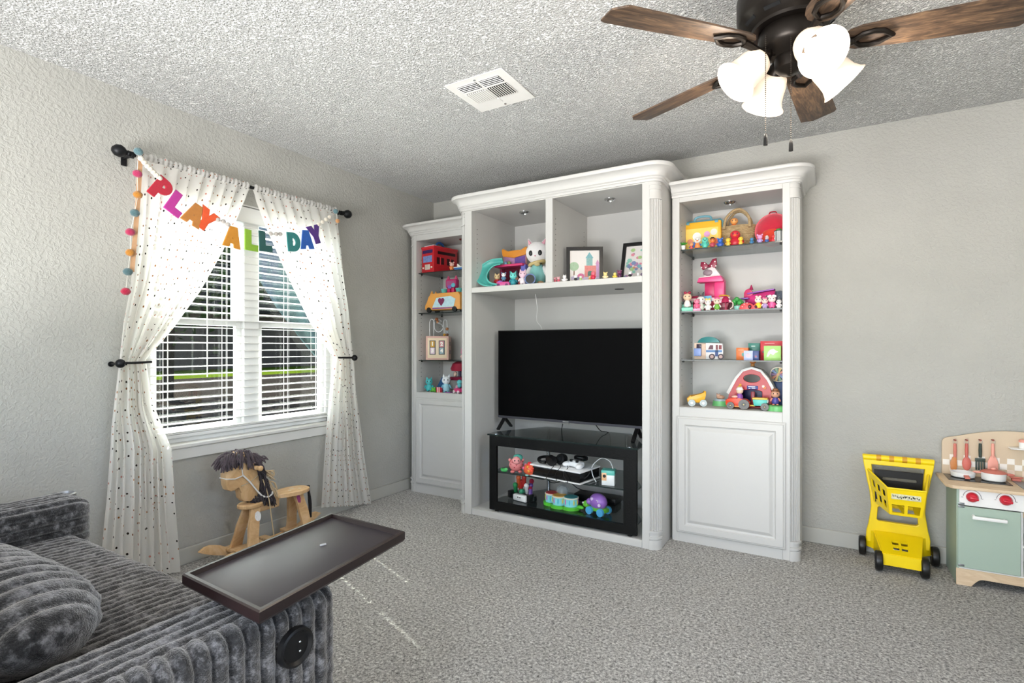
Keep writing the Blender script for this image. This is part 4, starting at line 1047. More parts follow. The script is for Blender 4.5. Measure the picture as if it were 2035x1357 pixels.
plate('basket_floor', (BLb, BRb, FRb, FLb), [(.2, .45, .2, .8), (.55, .8, .2, .8)])
G().tube([BLt, FLt, FRt, BRt], .006, 8).out('basket_rim', YEL, ct)
pa = FLt.lerp(FLb, .42); 
lab = G().box((.024, -.0835, .390), (.125, .002, .028), .001).out('worn_label', mat('#d8d2b0', .7, var=.5, nscale=90, key='torn_sticker'), ct, label='torn pale sticker with scraped lettering')
lab.rotation_euler = (0, 0, 0)
g = G()
rn = random.Random(8)
for k in range(14):
    x = -.03 + .108 * k / 13 + rn.uniform(-.002, .002); g.box((x, -.0849, .390 + rn.uniform(-.004, .004)), (rn.uniform(.003, .006), .0012, rn.uniform(.006, .013)), 0, (0, R(rn.uniform(-25, 25)), 0))
sk_ = g.out('scraped_print', mat('#2a2a26', .7), lab); sk_['kind'] = 'stuff'
# base deck: sloping plate with four holes, skirts and nose
plate('deck', (V((-.105, .062, .150)), V((.105, .062, .150)), V((.082, -.130, .096)), V((-.078, -.130, .096))), [(u, u + .15, v, v + .17) for u in (.32, .53) for v in (.38, .62)], .005)
plate('deck_nose', (V((-.078, -.130, .040)), V((.082, -.130, .040)), V((.082, -.130, .098)), V((-.078, -.130, .098))), [], .005)
for s in (-1, 1):
    plate('deck_skirt', (V((s * .078, -.130, .040)), V((s * .108, .075, .050)), V((s * .106, .070, .152)), V((s * .080, -.130, .098))), [], .004)
    plate('wheel_housing', (V((s * .108, .060, .055)), V((s * .142, .095, .055)), V((s * .138, .095, .150)), V((s * .104, .060, .150))), [], .005)
G().tube([(-.16, .100, .052), (.16, .100, .052)], .006, 8).out('axle', CHROME, ct); G().tube([(-.096, -.115, .052), (.100, -.115, .052)], .006, 8).out('axle', CHROME, ct)
for x, y in ((-.160, .100), (.164, .100), (-.094, -.115), (.098, -.115)):
    wlo = G().lathe([(0, -.016), (.030, -.017), (.044, -.017), (.050, -.012), (.052, 0), (.050, .012), (.044, .017), (.030, .017), (.028, .010), (0, .010)], (x, y, .0525), 28, (0, R(90 if x > 0 else -90), 0)).out('wheel', TYRE, ct)
    G().cyl((x + (.012 if x > 0 else -.012), y, .0525), .009, .006, 12, (0, R(90), 0)).out('hub_cap', mat('#26262a', .4), wlo)
bt = thing('black_board', 'black plastic board with a slot standing in the yellow cart', 'board', (3.310, -.125, .322), R(-1))
curve_solid('panel', [[(-.100, .0), (.100, 0), (.106, .175), (-.106, .175)], [(-.072, .128), (-.066, .121), (.078, .121), (.084, .128), (.078, .140), (-.066, .140)][::-1]], .004, .0015, BLACKP, bt, m=FACE_MY)

# ============================================================ PLAY KITCHEN
SAGE = mat('#a3b5a6', .5, var=.02, nscale=5, key='sage_paint'); BIRCH = m_wood('birch', '#c9ad8c', '#d6bd9d', '#e2cdb0', (1, 4, 4), .5, 8); BEIGE = mat('#cfbba0', .55, var=.03, nscale=5, key='beige_board')
KW = mat('#ecebe8', .45, var=.015, key='kitchen_white'); RED = mat('#c81f33', .35, coat=.2, var=.05, key='red_knob'); CORAL = mat('#d0796a', .5, var=.06, key='coral_paint'); PINK = mat('#eaa392', .5, var=.05, key='salmon_paint'); DGREEN = mat('#2c3b33', .5, var=.1, key='dark_green_paint')
kt = thing('play_kitchen', 'sage green wooden play kitchen with red knobs beside the cart', 'play kitchen', (3.80, -.16, 0))
kx, ky = 3.80, -.16
def KB(name, x0, x1, y0, y1, z0, z1, m, par=kt, bev=.002): return G().bb(x0 - kx, x1 - kx, y0 - ky, y1 - ky, z0, z1, bev).out(name, m, par)
KB('side_panel', 3.530, 3.540, -.285, -.02, 0, .475, SAGE); KB('side_panel', 4.075, 4.085, -.285, -.02, 0, .475, SAGE)
KB('divider', 3.766, 3.776, -.275, -.03, .085, .39, KW); KB('floor_board', 3.54, 4.075, -.28, -.03, .075, .087, KW); KB('back_board', 3.54, 4.075, -.035, -.022, .02, .475, KW)
KB('inner_shelf', 3.776, 4.075, -.27, -.03, .22, .23, KW); KB('middle_rail', 3.776, 4.075, -.285, -.275, .365, .392, BIRCH)
KB('control_panel', 3.540, 4.075, -.287, -.275, .394, .475, KW)
curve_solid('plinth', [[(3.53 - kx, .0), (3.583 - kx, 0)] + [(lerp(3.585, 3.63, t) - kx, .042 * math.sin(t * PI / 2)) for t in (0, .25, .5, .75, 1)] + [(lerp(3.985, 4.03, t) - kx, .042 * math.cos(t * PI / 2)) for t in (0, .25, .5, .75, 1)] + [(4.032 - kx, 0), (4.085 - kx, 0), (4.085 - kx, .080), (3.53 - kx, .080)]], .004, .001, BIRCH, kt, m=M.Translation((0, -.281 - ky, 0)) @ FACE_MY)
kd = KB('oven_door', 3.534, 3.765, -.292, -.282, .090, .390, SAGE)
g = G(); g.tube([(3.592 - kx, -.290 - ky, .350), (3.592 - kx, -.312 - ky, .350)], .006, 8); g.tube([(3.706 - kx, -.290 - ky, .345), (3.706 - kx, -.312 - ky, .345)], .006, 8); g.box((3.649 - kx, -.313 - ky, .345), (.128, .010, .016), .003)
g.out('door_handle', KW, kd)
for z in (.402, .388, .100):
    G().box((3.547 - kx, -.293 - ky, z), (.024, .003, .010), .001).out('hinge', mat('#8b8f90', .35, .7), kd)
for (px, py) in ((1932, 988), (1999, 994)):
    p = bw(px, py, -.287); k_ = G().lathe([(0, .0), (.024, .0), (.024, .006), (.020, .016), (.014, .022), (0, .023)], (p.x - kx, -.287 - ky, p.z), 24, (R(90), 0, 0)).out('knob', RED, kt)
    G().box((p.x - kx + .004, -.312 - ky, p.z - .002), (.034, .010, .012), .004, rot=(0, R(12), 0)).out('knob_grip', RED, k_)
    g = G(); g.tube([(p.x - kx + .034 * math.cos(R(a)), -.2875 - ky, p.z + .034 * math.sin(R(a))) for a in range(-5, 186, 12)], .0010, 4)
    for a in (-5, 90, 185): g.tube([(p.x - kx + r_ * math.cos(R(a)), -.2875 - ky, p.z + r_ * math.sin(R(a))) for r_ in (.034, .041)], .0010, 4)
    g.out('dial_mark', mat('#4a4a4a', .6), kt)
G().prism([(3.487 - kx, -.012 - ky), (3.487 - kx, -.285 - ky), (3.510 - kx, -.315 - ky), (4.13 - kx, -.315 - ky), (4.13 - kx, -.012 - ky)], .476, .4925, 'XY', .003).out('countertop', BIRCH, kt)
KB('hob', 3.515, 3.762, -.185, -.035, .4925, .4945, mat('#0d0e10', .2, key='hob_glass'), bev=.0005)
sn = G().bb(3.785 - kx, 4.05 - kx, -.25 - ky, -.06 - ky, .4925, .495, .001).out('sink', mat('#8f969a', .35, .4), kt)
KZ = .4925
# backsplash with rounded shoulders
bs = [(3.513 - kx, KZ), (3.513 - kx, .655)] + [(3.553 - .04 * math.cos(R(a)) - kx, .660 + .030 * math.sin(R(a))) for a in range(15, 80, 15)] + [(lerp(3.56, 4.04, t) - kx, .692 + .046 * math.sin(t * PI)) for t in [k / 14 for k in range(15)]] + [(4.047 + .04 * math.sin(R(a)) - kx, .660 + .030 * math.cos(R(a))) for a in range(15, 80, 15)] + [(4.087 - kx, .655), (4.087 - kx, KZ)]
curve_solid('backsplash', [bs], .004, .0015, BEIGE, kt, m=M.Translation((0, -.018 - ky, 0)) @ FACE_MY)
tw = .0288
for i in range(20):
    for j in range(2):
        if (i + j) % 2 == 0:
            x = 3.515 + i * tw; z = .541 + (.0 if j == 0 else tw)
            G().box((x + tw / 2 - kx, -.0245 - ky, z + tw / 2), (tw, .0012, tw)).out('tile', mat('#efe9e0', .5, var=.02), kt, smooth=False)
    if i % 2 == 1:
        x = 3.515 + i * tw; G().box((x + tw / 2 - kx, -.0245 - ky, .541 - tw / 2), (tw, .0012, tw)).out('tile', mat('#e9d3c2', .5, var=.02), kt, smooth=False)
PEG = mat('#8e4a3c', .5, key='peg_brown')
UT = [(1897, 'toy knife with an orange blade', 'knife', CORAL, 'toy_knife'), (1920, 'coral toy spoon', 'spoon', mat('#c9685c', .5), 'toy_spoon'), (1947, 'dark green toy slotted turner', 'spatula', DGREEN, 'toy_spatula'), (1972, 'salmon pink toy turner', 'spatula', PINK, 'toy_turner')]
for i, (px, lab, cat, m_, nm) in enumerate(UT):
    p = bw(px, 876, -.03); G().tube([(p.x - kx, -.022 - ky, p.z + .004), (p.x - kx, -.050 - ky, p.z + .006)], .0048, 10).out('peg', PEG, kt)
    ut = thing(nm, lab + ' hanging from a peg of the play kitchen', cat, (p.x, -.040, p.z))
    G().tor((0, 0, -.004), .009, .0012, 16, 5, (R(90), 0, 0)).out('hanging_loop', mat('#c8c3bb', .5), ut)
    g = G(); g.tube([(0, 0, -.012), (0, 0, -.05), (0, 0, -.085)], [.0062, .0075, .0062], 10); g.out('handle', m_, ut)
    if i == 0: G().prism([(.006, -.08), (.009, -.13), (.005, -.152), (-.006, -.158), (-.018, -.148), (-.020, -.115), (-.010, -.085)], -.003, .003, 'XZ', .001).out('blade', mat('#c07a3f', .5), ut)
    elif i == 1: G().sph((0, -.002, -.118), (.019, .007, .036), 18, 10).out('bowl', m_, ut); 
    elif i == 2:
        for dx in (-.016, -.0055, .0055, .016): G().box((dx, 0, -.128), (.0065, .005, .045), .001).out('tine', m_, ut)
        G().box((0, 0, -.098), (.042, .005, .018), .003).out('head', m_, ut)
    else: G().prism([(-.008, -.075), (.008, -.075), (.020, -.105), (.021, -.150), (-.021, -.150), (-.020, -.105)], -.003, .003, 'XZ', .001).out('head', m_, ut)
a = fl(1908, 951, KZ + .002)
pn = thing('toy_pan', 'shallow white toy frying pan with coral handle on the hob', 'pan', (3.588, -.085, KZ + .0025), R(0))
G().lathe([(0, 0), (.036, 0), (.046, .004), (.049, .026), (.047, .027), (.043, .007), (0, .005)], seg=32, sx=1.05).out('pan_body', KW, pn)
G().box((.006, -.062, .012), (.022, .040, .010), .003, rot=(R(8), 0, 0)).out('handle', CORAL, pn)
po = thing('toy_pot', 'white toy cooking pot with a coral lid and knob', 'pot', (3.705, -.105, KZ + .0025))
G().lathe([(0, 0), (.040, 0), (.047, .005), (.050, .04), (0, .04)], seg=32).out('pot_body', KW, po)
ld_ = G().lathe([(.051, .0405), (.052, .043), (.040, .050), (.015, .054), (0, .055)], seg=32).out('lid', CORAL, po)
G().sph((0, 0, .060), (.011, .011, .007), 14, 8).out('lid_knob', PINK, ld_)
for s in (-1, 1): G().sph((s * .062, 0, .036), (.020, .010, .006), 14, 8).out('handle', PINK if s < 0 else CORAL, po)
G().bb(3.775 - kx, 4.0 - kx, -.085 - ky, -.023 - ky, .655, .662, .003).out('spice_shelf', KW, kt)
cp = thing('toy_jar', 'white toy jar with pink lid on the kitchen wall shelf', 'jar', (3.828, -.055, .662))
G().lathe([(0, 0), (.014, 0), (.016, .003), (.016, .030), (0, .030)], seg=22).out('jar', KW, cp); G().lathe([(.017, .030), (.017, .038), (.013, .043), (0, .044)], seg=22).out('lid', PINK, cp)
tp = G(); tp.tube(spline([(3.86 - kx, -.05 - ky, KZ), (3.86 - kx, -.05 - ky, KZ + .05), (3.845 - kx, -.07 - ky, KZ + .066), (3.83 - kx, -.095 - ky, KZ + .055)], 5), .008, 10); tp.out('tap', mat('#a9d2c4', .4), kt)
sb = thing('toy_soap_bar', 'coral wooden block resting by the toy sink', 'block', (3.802, -.055, KZ + .0005)); G().bb(-.018, .018, -.012, .012, 0, .014, .003).out('block', CORAL, sb); G().bb(-.026, .026, -.008, .008, .0145, .022, .003).out('top_bar', CORAL, sb)
# ============================================================ TOYS
def pm(col, rough=.35, var=.04): return mat(col, rough, var=var, nscale=40)
def dep(x, y): return (x - CAM[0]) * FW[0] + (y - CAM[1]) * FW[1]
def at(px, y, z): return V((bw(px, 690, y).x, y, z))
def mpp(p): return dep(p.x, p.y) / FPX                      # metres per photo pixel at a point
def T(name, label, cat, px, y, z, rz=0., group=None):
    p = at(px, y, z); return thing(name, label, cat, p, R(rz), group), mpp(p)
def bx(o, n, c, d, col, bev=.003, rot=None, **k): return G().box(c, d, bev, rot).out(n, col if not isinstance(col, str) else pm(col), o, **k)
def sp(o, n, c, r, col, rot=None, seg=14): return G().sph(c, r, seg, max(6, seg * 2 // 3), rot).out(n, col if not isinstance(col, str) else pm(col), o)
def cy(o, n, c, r, h, col, rot=None, r2=None, seg=18): return G().cyl(c, r, h, seg, rot, r2).out(n, col if not isinstance(col, str) else pm(col), o)
def tb(o, n, pts, r, col, seg=7, sm=0): return G().tube(spline(pts, sm) if sm else pts, r, seg).out(n, col if not isinstance(col, str) else pm(col), o)
def pr(o, n, poly, d0, d1, col, plane='XZ', bev=0.): return G().prism(poly, d0, d1, plane, bev).out(n, col if not isinstance(col, str) else pm(col), o)
def la(o, n, prof, col, c=(0, 0, 0), rot=None, seg=18, sx=1, sy=1): return G().lathe(prof, c, seg, rot, sx, sy).out(n, col if not isinstance(col, str) else pm(col), o)
def fig(label, px, y, z, hpx, body, head, ears='round', limb=None, earc=None, rz=0, cat='figurine', group=None, hat=None, name='toy_figurine', wide=1., seat=None, eyes=True, snout=None):
    """small standing toy figure: body, head, ears, arms, feet"""
    _p = at(px, y, z); o, k = T(name, label, cat, px, y, z, rz + .85 * math.degrees(math.atan2(CAM[0] - _p.x, _p.y - CAM[1])), group); h = hpx * k; limb = limb or body; earc = earc or head
    zo = 0
    if seat: bx(o, 'chair', (0, 0, h * .10), (h * .55, h * .5, h * .20), seat, h * .05); bx(o, 'chair_back', (0, h * .22, h * .32), (h * .5, h * .1, h * .4), seat, h * .05); zo = h * .16; h *= .84
    la(o, 'body', [(0, .06 * h), (.16 * h, .08 * h), (.21 * h, .18 * h), (.18 * h, .34 * h), (.10 * h, .48 * h), (0, .50 * h)], body, (0, 0, zo), sx=wide)
    sp(o, 'head', (0, 0, zo + .66 * h), (.25 * h, .23 * h, .225 * h), head)
    for s in (-1, 1):
        if ears == 'round': sp(o, 'ear', (s * .21 * h, .02 * h, zo + .88 * h), (.085 * h, .04 * h, .085 * h), earc)
        elif ears == 'cat': cy(o, 'ear', (s * .15 * h, 0, zo + .91 * h), .085 * h, .18 * h, earc, (0, s * .25, 0), .006 * h, 10)
        elif ears == 'bunny': sp(o, 'ear', (s * .10 * h, .02 * h, zo + .98 * h), (.055 * h, .035 * h, .17 * h), earc, (0, s * .3, 0))
        sp(o, 'arm', (s * .21 * h * wide, -.03 * h, zo + .33 * h), (.055 * h, .06 * h, .13 * h), limb, (0, s * -.5, 0), 10)
        sp(o, 'foot', (s * .10 * h, -.06 * h, zo + .05 * h), (.08 * h, .12 * h, .05 * h), limb, None, 10)
        if eyes: sp(o, 'eye', (s * .10 * h, -.205 * h, zo + .69 * h), (.030 * h, .020 * h, .042 * h), '#17161a', None, 8)
    if snout: sp(o, 'snout', (0, -.22 * h, zo + .60 * h), (.09 * h, .06 * h, .055 * h), snout, None, 10)
    if hat: la(o, 'hat', [(.24 * h, 0), (.24 * h, .03 * h), (.17 * h, .05 * h), (.13 * h, .15 * h), (0, .18 * h)], hat, (0, 0, zo + .82 * h))
    return o

# ---------------- corner bookcase, top glass shelf
LZ1, LZ2, LZ3, LZ4 = SH_L[2], SH_L[1], SH_L[0], .812
bus = thing('toy_bus', 'red double decker toy bus with blue carry handle on a glass shelf', 'toy bus', (bw(862, 690, -.335).x, -.335, LZ1), R(80))
BR = '#c8202c'; L_, W_, Hb = .26, .15, .215
bx(bus, 'body', (L_ / 2, W_ / 2, Hb * .48), (L_, W_, Hb * .93), BR, .006); bx(bus, 'roof', (L_ / 2, W_ / 2, Hb * .96), (L_ + .008, W_ + .008, .018), '#d42a35', .005)
bx(bus, 'upper_window', (L_ * .53, -.0005, Hb * .76), (L_ * .74, .002, Hb * .11), '#2a0a10', 0)
for x in (.18, .36, .60, .78): bx(bus, 'window', (L_ * x, -.0005, Hb * .45), (L_ * .115, .002, Hb * .25), '#3a0c14', 0)
for x in (.27, .69): bx(bus, 'window_post', (L_ * x, -.001, Hb * .45), (.006, .003, Hb * .3), '#e04550', 0)
bx(bus, 'destination_sign', (-.001, W_ * .5, Hb * .80), (.002, W_ * .8, Hb * .12), '#33205e', 0); bx(bus, 'windscreen_print', (-.001, W_ * .5, Hb * .52), (.002, W_ * .72, Hb * .24), mat('#7d92c9', .4, var=.6, nscale=60), 0); bx(bus, 'grille', (-.002, W_ * .5, Hb * .22), (.003, W_ * .42, Hb * .2), '#d8c9bd', .001)
for y in (.16, .84): sp(bus, 'headlamp', (-.002, W_ * y, Hb * .2), .008, '#f4e7da')
bx(bus, 'roof_plate', (.03, W_ * .5, Hb + .004), (.035, W_ * .8, .012), '#e9e0e4', .002)
tb(bus, 'carry_handle', [(.09, W_ * .5, Hb - .01), (.095, W_ * .5, Hb + .03), (.13, W_ * .5, Hb + .045), (.165, W_ * .5, Hb + .03), (.17, W_ * .5, Hb - .01)], .009, '#2460a8', 8, 4)
fig('tiny figure in an orange dress beside the red bus', 898, -.335, LZ1, 18, '#e58a4a', '#efc0b4', 'round')
o, k = T('toy_boat', 'white and blue toy boat on the shelf beside the red bus', 'toy boat', 913, -.33, LZ1)
pr(o, 'hull', [(-.045, .016), (-.036, .002), (.036, .002), (.045, .016)], -.018, .018, '#2f66a8'); bx(o, 'deck', (0, 0, .019), (.088, .036, .006), '#eef0f2', .002); cy(o, 'mast', (-.02, 0, .034), .003, .026, '#f1d2c8'); pr(o, 'sail', [(-.018, .026), (.012, .026), (-.018, .05)], -.001, .001, '#f7f5f2')
# ---------------- second shelf
cb = thing('toy_cat_bus', 'orange cat eared toy bus with a heart decal on its side', 'toy bus', (bw(852, 690, -.30).x, -.30, LZ2), 0)
OR = '#e8a552'; q = [(0, .03), (.004, .065), (.03, .085), (.035, .125), (.06, .148), (.10, .15), (.33, .155), (.35, .13), (.35, .02), (0.01, .02)]
pr(cb, 'body', q, -.05, .06, OR, 'XZ', .006)
pr(cb, 'side_decal', [(.08, .04), (.12, .115), (.26, .125), (.31, .10), (.29, .04)], -.0525, -.0505, mat('#bfe0ee', .4, var=.25, nscale=40)); pr(cb, 'heart', [(.17 + a * .034, .085 + b * .034) for a, b in ((0, -1.05), (.75, -.2), (.95, .35), (.6, .8), (.2, .75), (0, .45), (-.2, .75), (-.6, .8), (-.95, .35), (-.75, -.2))], -.055, -.0526, '#7a2350')
pr(cb, 'trim_strip', [(.08, .028), (.30, .028), (.30, .036), (.08, .036)], -.053, -.0505, '#7d4fa8')
for x in (.045, .30):
    for y in (-.048, .055): cy(cb, 'wheel', (x, y, .021), .021, .018, '#161618', (R(90), 0, 0))
for y in (-.02, .03): cy(cb, 'ear', (.05, y, .160), .018, .035, OR, None, .002, 10)
sp(cb, 'bonnet', (.02, .005, .055), (.03, .045, .028), '#f0bd78')
tw_ = thing('toy_tower', 'magenta cat eared toy tower standing on the orange bus roof', 'toy playset', (bw(899, 690, -.29).x, -.29, LZ2 + .1555), 0)
for x in (-.02, .02): bx(tw_, 'leg', (x, 0, .018), (.028, .05, .036), '#c21f56', .003)
bx(tw_, 'cabin', (0, 0, .072), (.105, .055, .072), mat('#c03a72', .2, var=.15), .015); bx(tw_, 'window', (.0, -.028, .068), (.075, .004, .045), '#a8507f', .004); sp(tw_, 'porthole', (.03, -.029, .056), (.02, .006, .018), '#63b9c9'); bx(tw_, 'door', (-.004, -.03, .044), (.035, .005, .026), '#7d5bb8', .002)
for s in (-1, 1): cy(tw_, 'ear', (s * .038, 0, .118), .018, .032, '#d8557f', None, .004, 10)
for s in (-1, 1): la(tw_, 'cup', [(0, .0), (.02, 0), (.028, .03), (.024, .03), (.018, .004), (0, .004)], '#5cb9b2', (s * .072, -.01, .001))
# ---------------- third shelf: activity cube
ac = thing('activity_cube', 'pale pink wooden activity cube with number blocks and wire maze', 'toy', at(872, -.215, LZ3), R(31)); a = .185; PK = mat('#dcb3a4', .5, var=.04); CR = mat('#ecd7b8', .5, var=.03)
bx(ac, 'box', (0, 0, a * .53), (a, a, a * 1.04), PK, .004); bx(ac, 'front_board', (0, -a / 2 - .001, a * .53), (a * .84, .004, a * .86), CR, .001)
nc = ['#c9982c', '#cf8a92', '#dfc9d6', '#8aa5ad']
for i in range(2):
    bx(ac, 'window_slot', ((-.5 + i) * a * .4, -a / 2 - .003, a * .55), (a * .27, .003, a * .62), '#2b211d', 0)
    for j in range(2):
        n = 1 + i + 2 * j; c = ((-.5 + i) * a * .4, -a / 2 - .006, a * (.70 - .29 * j))
        b_ = bx(ac, 'number_block', c, (a * .19, .008, a * .27), nc[n - 1], .002)
        text_solid('numeral', str(n), a * .22, .0004, pm('#f7f3ea'), b_, M.Translation((c[0], c[1] - .0046, c[2])) @ FACE_MY, .002)
for z in (.35, .72): bx(ac, 'side_slot', (a / 2 + .0005, 0, a * z), (.002, a * .3, a * .18), '#5e4238', 0)
wz = a * 1.05; WR = pm('#d9dcdf', .3)
tb(ac, 'maze_wire', [(-.07, -.02, wz), (-.072, -.02, wz + .11), (-.055, -.02, wz + .14), (-.035, -.02, wz + .12), (-.03, -.02, wz + .06), (.0, -.02, wz + .035), (.035, -.02, wz + .06), (.04, -.02, wz + .12), (.055, -.02, wz + .135), (.07, -.02, wz + .115), (.072, -.02, wz)], .0028, WR, 7, 4)
tb(ac, 'maze_wire', [(-.045, .03, wz), (-.045, .03, wz + .13), (-.01, .03, wz + .14), (.02, .02, wz + .125), (-.01, .0, wz + .11), (.02, .01, wz + .10), (.03, .02, wz + .08), (.045, .0, wz + .07), (.048, -.01, wz)], .0028, WR, 7, 4)
for c, r, col in (((-.02, .025, wz + .142), .014, '#b06a42'), ((-.012, .02, wz + .118), .012, '#c98a5c'), ((.071, -.02, wz + .06), .013, '#b57a4c'), ((.072, -.02, wz + .034), .012, '#a9b2bb'), ((.072, -.02, wz + .012), .012, '#7d5438'), ((.048, -.01, wz + .012), .012, '#c9962f')): sp(ac, 'bead', c, r, col)
fig('pink kitten toy half hidden behind the white stile', 921, -.20, LZ3, 24, '#f2d5cf', '#e39ab5', 'cat')
# ---------------- bottom deck
fig('all teal cat figurine on the corner bookcase deck', 853, -.30, LZ4, 29, '#3fb0b5', '#4fbcc0', 'cat', wide=1.25)
fig('white eared toy kitten with pale blue body on the corner bookcase deck', 887, -.30, LZ4, 36, '#9fd0de', '#e9eef2', 'cat', limb='#7fb9cf')
o, k = T('toy_frog', 'small bright green toy frog beside the teal cat', 'figurine', 862, -.335, LZ4); sp(o, 'body', (0, 0, .016), (.02, .018, .015), '#5fb43a')
for s in (-1, 1): sp(o, 'eye', (s * .012, -.004, .031), .008, '#79c84f', None, 8); sp(o, 'leg', (s * .02, -.004, .008), (.010, .014, .008), '#4fa030', None, 8)
o, k = T('toy_popcorn_box', 'tiny red and white striped box beside the white kitten', 'toy', 873, -.335, LZ4)
for i in range(5): bx(o, 'stripe', (-.016 + .008 * i, 0, .02), (.0079, .026, .04), '#cf3a4d' if i % 2 == 0 else '#efe3dc', 0)
o, k = T('toy_tent', 'dark blue folded toy leaning at the back of the deck', 'toy', 876, -.15, LZ4); pr(o, 'panel', [(-.05, 0), (.06, 0), (.05, .1), (.02, .11)], -.01, .01, '#2c5d8f'); bx(o, 'base', (0.0, -.03, .004), (.12, .06, .008), '#40547a', .002)
o, k = T('toy_playset', 'crimson mushroom roofed toy playset in the corner bookcase', 'toy playset', 914, -.13, LZ4)
cy(o, 'column', (0, 0, .06), .02, .12, '#7d2748'); la(o, 'tier', [(0, .09), (.085, .09), (.09, .10), (.08, .115), (0, .12)], '#8f1f42'); la(o, 'roof', [(0, .165), (.07, .165), (.078, .18), (.06, .225), (.02, .245), (0, .247)], '#b23048'); cy(o, 'upper_column', (0, 0, .14), .012, .05, '#3a2f55'); bx(o, 'platform', (-.05, -.02, .095), (.10, .06, .01), '#31407c', .003); sp(o, 'rider', (-.01, -.05, .14), (.016, .014, .022), '#d9b9a8')
o, k = T('toy_car', 'pink toy convertible with a teal driver on the bookcase deck', 'toy car', 912, -.325, LZ4, -20)
bx(o, 'body', (0, 0, .025), (.085, .05, .03), '#d63a78', .010); bx(o, 'windscreen', (-.015, 0, .05), (.004, .04, .022), '#f3b8cc', .001); sp(o, 'driver', (.008, 0, .062), (.018, .016, .02), '#58b7bf'); sp(o, 'driver_head', (.008, 0, .088), (.022, .02, .018), '#66c4ca')
for x in (-.028, .028):
    for y in (-.026, .026): cy(o, 'wheel', (x, y, .012), .012, .008, '#e9d5dd', (R(90), 0, 0))
o, k = T('toy_rug', 'flat purple toy base under the white kitten', 'toy', 892, -.335, LZ4); bx(o, 'slab', (0, 0, .003), (.05, .03, .006), '#9c4fa0', .002)

# ---------------- entertainment unit, left cubby
CZ = 1.587
def cpos(px, py, y): return bw(px, py, y)
ds = thing('toy_dollhouse', 'cat eared toy dollhouse with orange roof and pink floor', 'dollhouse', (bw(1017, 690, -.36).x, -.36, CZ)); k = mpp(ds.location); pz = .168
ear = [(-.10, 0), (-.095, .05), (-.10, .085), (-.107, .125), (-.098, .135), (-.055, .108), (-.03, .115), (.03, .115), (.055, .108), (.098, .135), (.107, .125), (.10, .085), (.095, .05), (.10, 0)]
pr(ds, 'back_board', [(a, b + pz + .008) for a, b in ear], .045, .055, '#c98f92', 'XZ', .002)
ro = pr(ds, 'roof', [(a, b + pz + .008) for a, b in ear if b > .08] + [(.096, .085 + pz), (0, .068 + pz), (-.096, .085 + pz)], -.004 + .036, .0445, '#e8962e', 'XZ', .003)
pr(ds, 'roof_trim', [(a * 1.06, (b - .07) * 1.04 + .075 + pz + .006) for a, b in ear if b > .06], .0555, .060, '#f3c98e')
bx(ds, 'room_print', (0, .043, pz + .05), (.18, .003, .075), mat('#b58ab5', .5, var=.55, nscale=45), 0); bx(ds, 'room_print', (.045, .040, pz + .045), (.085, .003, .062), mat('#6e4fa3', .4, var=.4, nscale=60), 0)
bx(ds, 'upper_floor', (.01, -.01, pz), (.235, .12, .016), '#d63a72', .004); bx(ds, 'lower_wall', (.0, .045, pz / 2), (.19, .012, pz - .018), '#6b2237', .002)
for x in (-.09, .10): bx(ds, 'post', (x, .02, pz / 2 - .004), (.016, .05, pz - .018), '#8a2b4d', .002)
bx(ds, 'lower_floor', (0, -.005, .004), (.23, .11, .008), '#a23a68', .002); bx(ds, 'lift_shaft', (.115, -.005, pz * .52), (.04, .07, pz), mat('#6f74c9', .35, var=.35, nscale=60), .006)
for i, (x, c) in enumerate(((-.06, '#7fb9d8'), (-.03, '#8fa060'))): sp(ds, 'ornament', (x, .012, pz + .026), (.014, .012, .018), c, None, 10)
for x in (-.04, .02): tb(ds, 'lattice', [(x, .02, .01), (x + .02, .02, .07), (x + .01, .02, .14)], .004, '#3d6f80', 6, 3)
# slide
sl = thing('toy_slide', 'large teal toy slide curving down beside the dollhouse', 'toy slide', (bw(968, 690, -.42).x, -.42, CZ))
Oe = [(998, 514, -.44), (975, 517, -.46), (955, 530, -.49), (946, 548, -.53), (950, 560, -.55), (962, 567, -.565), (978, 568, -.575)]
Ie = [(994, 525, -.47), (981, 528, -.49), (971, 538, -.52), (967, 549, -.555), (970, 558, -.58), (977, 563, -.59), (987, 565, -.60)]
Os = spline([cpos(*q) - sl.location for q in Oe], 6); Is = spline([cpos(*q) - sl.location for q in Ie], 6)
for L3 in (Os, Is):
    for q in L3: q.z = max(q.z, .006)
g = G(); nw = 8
def chute(u, v):
    i = min(len(Os) - 1, int(round(u * (len(Os) - 1)))); a, b = Os[i], Is[i]; d = a.lerp(b, v); return d + V((0, .028 * math.sin(v * PI), -.006 * math.sin(v * PI)))
o_ = G().grid(chute, len(Os) - 1, nw).out('chute', pm('#4fb0a8', .3), sl); mo_ = o_.modifiers.new('thickness', 'SOLIDIFY'); mo_.thickness = .004
G().tube(Os, .0055, 8).out('chute_lip', pm('#66c4bb', .3), sl); G().tube(Is, .0055, 8).out('chute_lip', pm('#66c4bb', .3), sl)
tb(sl, 'support', [Os[8] + V((0, .02, 0)), V((Os[8].x, Os[8].y + .02, 0))], .007, '#3f9e96')
